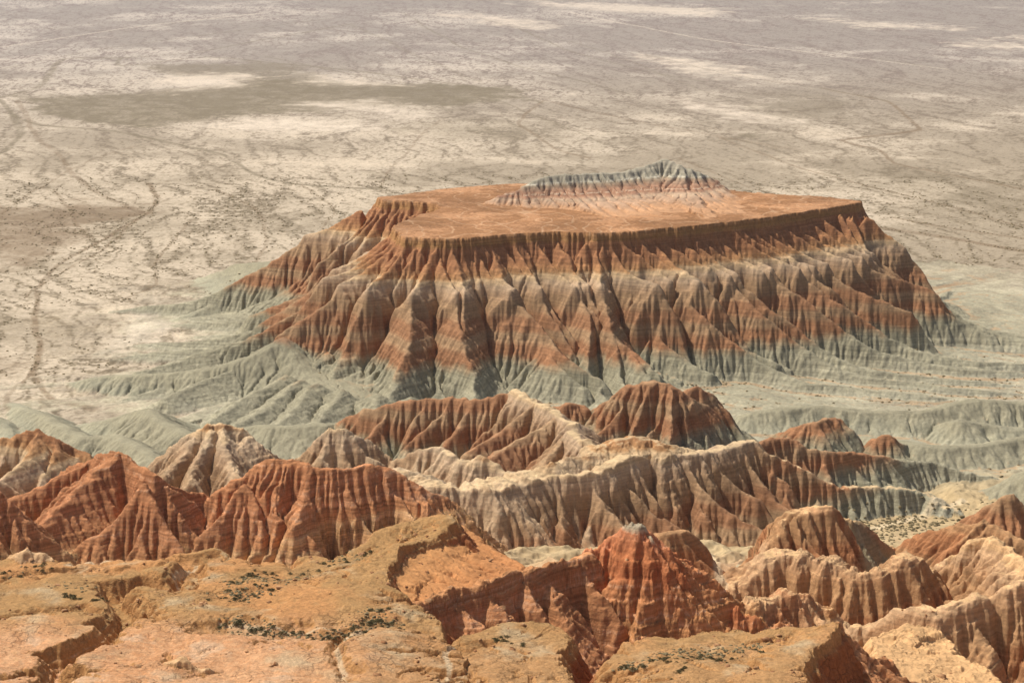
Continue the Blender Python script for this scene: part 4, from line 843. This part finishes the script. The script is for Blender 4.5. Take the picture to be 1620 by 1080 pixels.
MATS = {'plain': mat('desert_soil', .20, .25, .3, .6), 'main': mat('banded_clay', .2, .45, .8, .9, lines=.16), 'foot': mat('terraced_clay', .12, .4, .4, 1.0, lines=.2), 'summit': mat('summit_clay', .12, .4, .4, 1.0, lines=.12), 'grey': mat('grey_clay', .18, .7, .5, .9),
        'red': mat('red_rock', .16, .6, .8, 1.6, lines=.25), 'redtip': mat('ochre_red_rock', .16, .6, .6, 1.5, lines=.18), 'bowl': mat('orange_rock', .2, .5, .5, 1.5), 'shelf': mat('ochre_rock', .26, 1.5, .9, 2.2, cracks=.35), 'shelfpale': mat('pale_rock', .18, .4, .5, 1.2, lines=.1, cracks=.3)}

# ------------------------------------------------------------------ cut the ground into its landforms and link the meshes
V = np.stack([X, Y, Z], -1).reshape(-1, 3).astype(f32)
CF = np.concatenate([COL.reshape(-1, 3), np.ones((NR * NC, 1), f32)], 1).astype(f32)
I = (np.arange(NR - 1)[:, None] * NC + np.arange(NC - 1)[None, :]).astype(np.int32)
fo = np.maximum(OWN[:-1, :-1], 0).ravel()
I = I.ravel()
def build_mesh(name, quads, m):
    me = bpy.data.meshes.new(name)
    u, inv = np.unique(quads.ravel(), return_inverse=True)
    me.vertices.add(len(u)); me.vertices.foreach_set('co', V[u].ravel())
    nq = len(quads); me.loops.add(nq * 4); me.loops.foreach_set('vertex_index', inv.astype(np.int32).ravel())
    me.polygons.add(nq); me.polygons.foreach_set('loop_start', np.arange(0, nq * 4, 4, dtype=np.int32))
    at = me.attributes.new('soil', 'FLOAT_COLOR', 'POINT'); at.data.foreach_set('color', CF[u].ravel())
    me.update(calc_edges=True)
    me.materials.append(m)
    o = bpy.data.objects.new(name, me); scene.collection.objects.link(o)
    return o
def quads_of(ii): return np.stack([ii, ii + 1, ii + NC + 1, ii + NC], -1)
for k in range(len(FEATS)):
    sel = I[fo == k]
    if len(sel) < 50: continue
    if k == 0:
        o = build_mesh('ground', quads_of(sel), MATS['plain'])
        o['label'] = 'pale desert plain and sandy valley floors with dry washes and dark gravel patches'; o['category'] = 'ground'
    else:
        ft = FEATS[k]; o = build_mesh(ft['name'], quads_of(sel), MATS[ft['ramp']])
        o['label'] = ft['label']; o['category'] = ft['cat']
    o['kind'] = 'structure'
print('meshes', time.time() - T0)

# ------------------------------------------------------------------ shrubs, scrub and loose stones
RS = np.random.RandomState(99)
def plain_mat(name, c1, c2, scale=3.0):
    m = bpy.data.materials.new(name); m.use_nodes = True; n = m.node_tree.nodes; L = m.node_tree.links
    b = n['Principled BSDF']; b.inputs['Roughness'].default_value = .95; b.inputs['Specular IOR Level'].default_value = .1
    tc = n.new('ShaderNodeTexCoord'); ns = n.new('ShaderNodeTexNoise'); ns.inputs['Scale'].default_value = scale; ns.inputs['Detail'].default_value = 4
    cr = n.new('ShaderNodeValToRGB'); cr.color_ramp.elements[0].position = .35; cr.color_ramp.elements[1].position = .65
    cr.color_ramp.elements[0].color = (*c1, 1); cr.color_ramp.elements[1].color = (*c2, 1)
    L.new(tc.outputs['Object'], ns.inputs['Vector']); L.new(ns.outputs['Fac'], cr.inputs[0]); L.new(cr.outputs[0], b.inputs['Base Color'])
    return m
M_SCRUB = plain_mat('dry_scrub', (.15, .12, .065), (.25, .20, .11)); M_SHRUB = plain_mat('shrub_leaf', (.085, .075, .035), (.19, .155, .075)); M_STONE = plain_mat('loose_stone', (.24, .11, .05), (.45, .27, .14), 1.0)
def scatter_mesh(name, xyz, sizes, mt, stone=False):
    n = len(xyz); k = 6
    ang = np.arange(k) * 2 * np.pi / k
    base = np.concatenate([np.c_[np.cos(ang), np.sin(ang), ang * 0 - .1], np.c_[np.cos(ang + .5) * .85, np.sin(ang + .5) * .85, ang * 0 + .5], [[0, 0, .85]]])
    nv = len(base); rot = RS.rand(n) * 6.28
    jit = 1 + (.5 if stone else .35) * (RS.rand(n, nv, 1) - .5) * 2
    v = base[None] * jit * sizes[:, None, None]
    cx, sx = np.cos(rot)[:, None], np.sin(rot)[:, None]
    st = 1 + .4 * RS.rand(n)[:, None]
    vx = (v[..., 0] * cx - v[..., 1] * sx) * st; vy = v[..., 0] * sx + v[..., 1] * cx
    V_ = np.stack([vx, vy, v[..., 2]], -1) + xyz[:, None, :]
    f = []
    for i in range(k):
        j = (i + 1) % k; f += [(i, j, k + i), (j, k + j, k + i), (k + i, k + j, 2 * k)]
    f = np.array(f); Fc = (f[None] + (np.arange(n) * nv)[:, None, None]).reshape(-1, 3).astype(np.int32)
    me = bpy.data.meshes.new(name); me.vertices.add(n * nv); me.vertices.foreach_set('co', V_.astype(f32).ravel())
    me.loops.add(len(Fc) * 3); me.loops.foreach_set('vertex_index', Fc.ravel()); me.polygons.add(len(Fc)); me.polygons.foreach_set('loop_start', np.arange(0, len(Fc) * 3, 3, dtype=np.int32))
    me.update(calc_edges=True); me.materials.append(mt)
    o = bpy.data.objects.new(name, me); scene.collection.objects.link(o); return o
def put(x, y): return np.c_[x, y, fan_sample(Z, x, y)]
# dry scrub over the plain and the valley floors
n0 = 240000
dd_ = np.exp(RS.uniform(math.log(560), math.log(1900), n0)); aa_ = RS.uniform(-.3, .3, n0)
x_, y_ = dd_ * np.sin(aa_), dd_ * np.cos(aa_)
ow_ = fan_sample(OWN, x_, y_, True); dn_ = fan_sample(DARKN.astype(f32), x_, y_); ws_ = fan_sample(WASHD.astype(f32), x_, y_); sl0 = fan_sample(SLOPE.astype(f32), x_, y_); zz0 = fan_sample(Z, x_, y_)
fl_ = np.zeros(n0); ok_ = (np.abs(x_) < 340) & (y_ < 1180) & (y_ > 300); fl_[ok_] = grid_sample(np.log(GA_), x_[ok_], y_[ok_])
cl_ = fbm(x_.astype(f32), y_.astype(f32), 40, 3, off=77)
pr = np.clip(.10 + .9 * dn_ + .25 * cl_, 0, 1) + 1.1 * np.clip(1 - ws_ / 6, 0, 1)
lp_ = fan_sample(np.vstack([LAP, np.zeros((NR - NN, NC), f32)]), x_, y_)
pr = np.where((ow_ == 1), np.clip(.06 + .75 * sstep(.05, .35, lp_), 0, 1) * (x_ > -40) * (y_ < 1000), pr)
pr = np.where(ow_ > 1, .35 * sstep(.1, .4, lp_) * (y_ > 740), pr); pr = np.where((ow_ == 0) & (y_ < 900) & (zz0 > 1), .12 + .3 * sstep(2.5, 5.5, fl_), pr)
vl_ = np.hypot((x_ - 125) / 90, (y_ - 672) / 36) < 1; pr = np.where(vl_ & (ow_ == 0), .5 + .8 * cl_, pr)
pr *= (sl0 < .35) * (zz0 < 14)
kp = RS.rand(n0) < np.clip(pr, 0, 2) ** 1.3 * .33
x_, y_ = x_[kp], y_[kp]
fx_, fy_ = [], []
for cen_, sp_, n_, zz_ in [([(365, 925), (400, 915), (440, 910), (485, 905), (375, 948), (392, 945), (420, 930)], 12, 260, 85), ([(375, 995), (410, 1000), (460, 1002), (510, 1008), (540, 1005), (575, 1000), (595, 985), (620, 995)], 12, 420, 86),
                           ([(545, 888), (570, 878), (105, 942), (150, 950), (30, 915), (60, 900)], 10, 120, 84), ([(1000, 1055), (1050, 1045), (1100, 1040), (1140, 1042), (1192, 1032)], 12, 240, 84), ([(1260, 848), (1400, 830), (1440, 840), (1480, 820), (1380, 822), (1330, 845)], 30, 500, 7)]:
    for i_ in range(n_):
        a_, b_ = cen_[RS.randint(len(cen_))]; q_ = P(a_ + RS.randn() * sp_ * 1.5, b_ + RS.randn() * sp_ * .4, zz_); fx_.append(q_[0]); fy_.append(q_[1])
fx_, fy_ = np.array(fx_), np.array(fy_); fz_ = fan_sample(Z, fx_, fy_); fk_ = ((fy_ < 500) & (fz_ > 78)) | ((fy_ > 500) & (fz_ < 12))
x_ = np.concatenate([x_, fx_[fk_]]); y_ = np.concatenate([y_, fy_[fk_]])
print('scrub', kp.sum())
o = scatter_mesh('desert_scrub', put(x_, y_), RS.uniform(.22, .70, len(x_)) * np.where(y_ < 500, .48, 1) * (1 + .25 * sstep(900, 1700, y_)), M_SCRUB)
o['label'] = 'sparse dark scrub dotting the plain, the washes and the valley floors'; o['category'] = 'scrub'; o['kind'] = 'stuff'
# loose stones in the foreground
n0 = 60000
y_ = RS.uniform(312, 470, n0); x_ = y_ * RS.uniform(-.3, .3, n0)
ow_ = fan_sample(OWN, x_, y_, True); sl0 = fan_sample(SLOPE.astype(f32), x_, y_); td_ = fan_sample(TOPC, x_, y_); cl_ = fbm(x_.astype(f32), y_.astype(f32), 9, 3, off=78)
pr = sstep(.1, .6, cl_ + .25 * (sl0 > .25)) * (sl0 < 1.1)
kp = RS.rand(n0) < pr * .16; x_, y_ = x_[kp], y_[kp]
o = scatter_mesh('loose_stones', put(x_, y_), .10 + .30 * RS.rand(len(x_)) ** 3 + .6 * RS.rand(len(x_)) ** 14, M_STONE, True)
o['label'] = 'loose broken stones scattered over the foreground shelves and slopes'; o['category'] = 'stones'; o['kind'] = 'stuff'
# individual shrubs: leaf sprays on short twigs
def shrub_mesh(seed):
    r = np.random.RandomState(seed); n = 150; vs_, fs_ = [], []
    for i in range(n):
        a, h = r.rand() * 6.28, r.rand(); rad = math.sqrt(r.rand()) * (1 - .55 * h)
        lob = 1 + .3 * math.sin(3 * a + seed)
        p = np.array([math.cos(a) * rad * lob, math.sin(a) * rad * lob, .05 + h * .62 * (1 - .3 * rad)])
        u = r.randn(3); u /= np.linalg.norm(u); w_ = np.cross(u, r.randn(3)); w_ /= np.linalg.norm(w_); sz = r.uniform(.09, .19)
        b = len(vs_); vs_ += [p - u * sz, p + w_ * sz * .6, p + u * sz, p - w_ * sz * .6]; fs_.append((b, b + 1, b + 2, b + 3))
    for i in range(7):
        a = r.rand() * 6.28; t_ = np.array([math.cos(a) * .5, math.sin(a) * .5, .45]); b = len(vs_)
        vs_ += [np.array([-.02, 0, -.15]), np.array([.02, .01, -.15]), t_, t_ + .01]; fs_.append((b, b + 1, b + 3, b + 2))
    me = bpy.data.meshes.new('shrub'); me.from_pydata([tuple(v) for v in vs_], [], fs_); me.materials.append(M_SHRUB); return me
SM = [shrub_mesh(i) for i in range(5)]
PATCH = [('low dark shrub in the upper patch on the middle of the ochre shelf', 'shrubs in the upper patch on the ochre shelf', 84.5, [(365, 925), (400, 915), (440, 910), (485, 905)], 9, 34),
 ('low dark shrub in the patch just above the dip across the ochre shelf', 'shrubs above the dip across the ochre shelf', 85, [(358, 950), (375, 948), (392, 945), (420, 930)], 7, 22),
 ('dark shrub in the dip at the near end of the ochre shelf', 'shrubs in the dip of the ochre shelf', 86, [(375, 995), (410, 1000), (460, 1002), (510, 1008), (540, 1005)], 8, 40),
 ('dark shrub in the dense clump below the curved hollow', 'shrubs clumped below the curved hollow', 86, [(575, 1000), (595, 985), (600, 965), (620, 995)], 9, 36),
 ('small dark shrub on the far tongue of the ochre shelf left of the hollow', 'shrubs on the far tongue of the ochre shelf', 85, [(545, 888), (570, 878), (590, 870), (530, 893)], 5, 16),
 ('small dark shrub beside the gully at the left end of the ochre shelf', 'shrubs beside the gully at the left of the ochre shelf', 84.5, [(105, 942), (130, 948), (155, 950)], 5, 16),
 ('tiny dark shrub on the left edge of the ochre shelf', 'shrubs on the left edge of the ochre shelf', 83, [(15, 925), (60, 900), (30, 915)], 9, 12),
 ('dark shrub in the patch on the smooth ochre platform left of the red pyramid', 'shrubs on the smooth ochre platform', 84, [(1000, 1055), (1050, 1045), (1100, 1040), (1140, 1042), (1080, 1060)], 8, 46),
 ('dark shrub in the small separate clump near the top of the smooth ochre platform', 'shrubs clumped near the top of the smooth platform', 84, [(1192, 1030), (1196, 1036)], 5, 8),
 ('dark shrub on the small ochre platform beside the dark crevice', 'shrubs on the small ochre platform', 84.5, [(800, 1015), (815, 1020), (790, 1008)], 6, 10),
 ('green-brown shrub on the sandy valley floor below the middle ridge', 'shrubs on the sandy valley floor', 7, [(1270, 848), (1400, 830), (1440, 840), (1480, 820), (1340, 845)], 22, 56)]
ni = 0
for lab, grp, zz_, cen, spread, cnt in PATCH:
    for i in range(cnt):
        cx, cy = cen[RS.randint(len(cen))]
        px_, py_ = cx + RS.randn() * spread * 1.5, cy + RS.randn() * spread * .35
        x, y = P(px_, py_, zz_)
        for _ in range(2):
            z = float(fan_sample(Z, np.array([x]), np.array([y]))[0]); x, y = P(px_, py_, z)
        z = float(fan_sample(Z, np.array([x]), np.array([y]))[0])
        if not np.isfinite(z) or abs(z - zz_) > 6: continue
        o = bpy.data.objects.new('shrub', SM[ni % 5]); scene.collection.objects.link(o); ni += 1
        sc = RS.uniform(.4, .95) * (1.0 if zz_ > 50 else 1.3)
        o.location = (x, y, z - .05); o.rotation_euler = (0, 0, RS.rand() * 6.28); o.scale = (sc, sc, sc * RS.uniform(.7, 1.0))
        o['label'] = lab; o['category'] = 'shrub'; o['group'] = grp
print('shrubs', ni, time.time() - T0)
# ------------------------------------------------------------------ haze over the plain
HB = 70000.0
hz = bpy.data.meshes.new('haze'); zb, zt = float(Z.min()) - 1, float(max(Z.max(), CH)) + 6
hz.from_pydata([(sx * HB, sy * HB, z_) for z_ in (zb, zt) for sx, sy in ((-1, -1), (1, -1), (1, 1), (-1, 1))], [], [(3, 2, 1, 0), (4, 5, 6, 7), (0, 1, 5, 4), (1, 2, 6, 5), (2, 3, 7, 6), (3, 0, 4, 7)])
hm = bpy.data.materials.new('haze'); hm.use_nodes = True; hn = hm.node_tree; hn.nodes.remove(hn.nodes['Principled BSDF'])
pv = hn.nodes.new('ShaderNodeVolumePrincipled'); pv.inputs['Color'].default_value = (.88, .88, .97, 1); pv.inputs['Density'].default_value = 2.0e-5; pv.inputs['Anisotropy'].default_value = .3
hn.links.new(pv.outputs[0], hn.nodes['Material Output'].inputs['Volume'])
hz.materials.append(hm); ho = bpy.data.objects.new('haze', hz); scene.collection.objects.link(ho); ho['kind'] = 'stuff'; ho['label'] = 'thin pale haze over the far plain'; ho['category'] = 'haze'
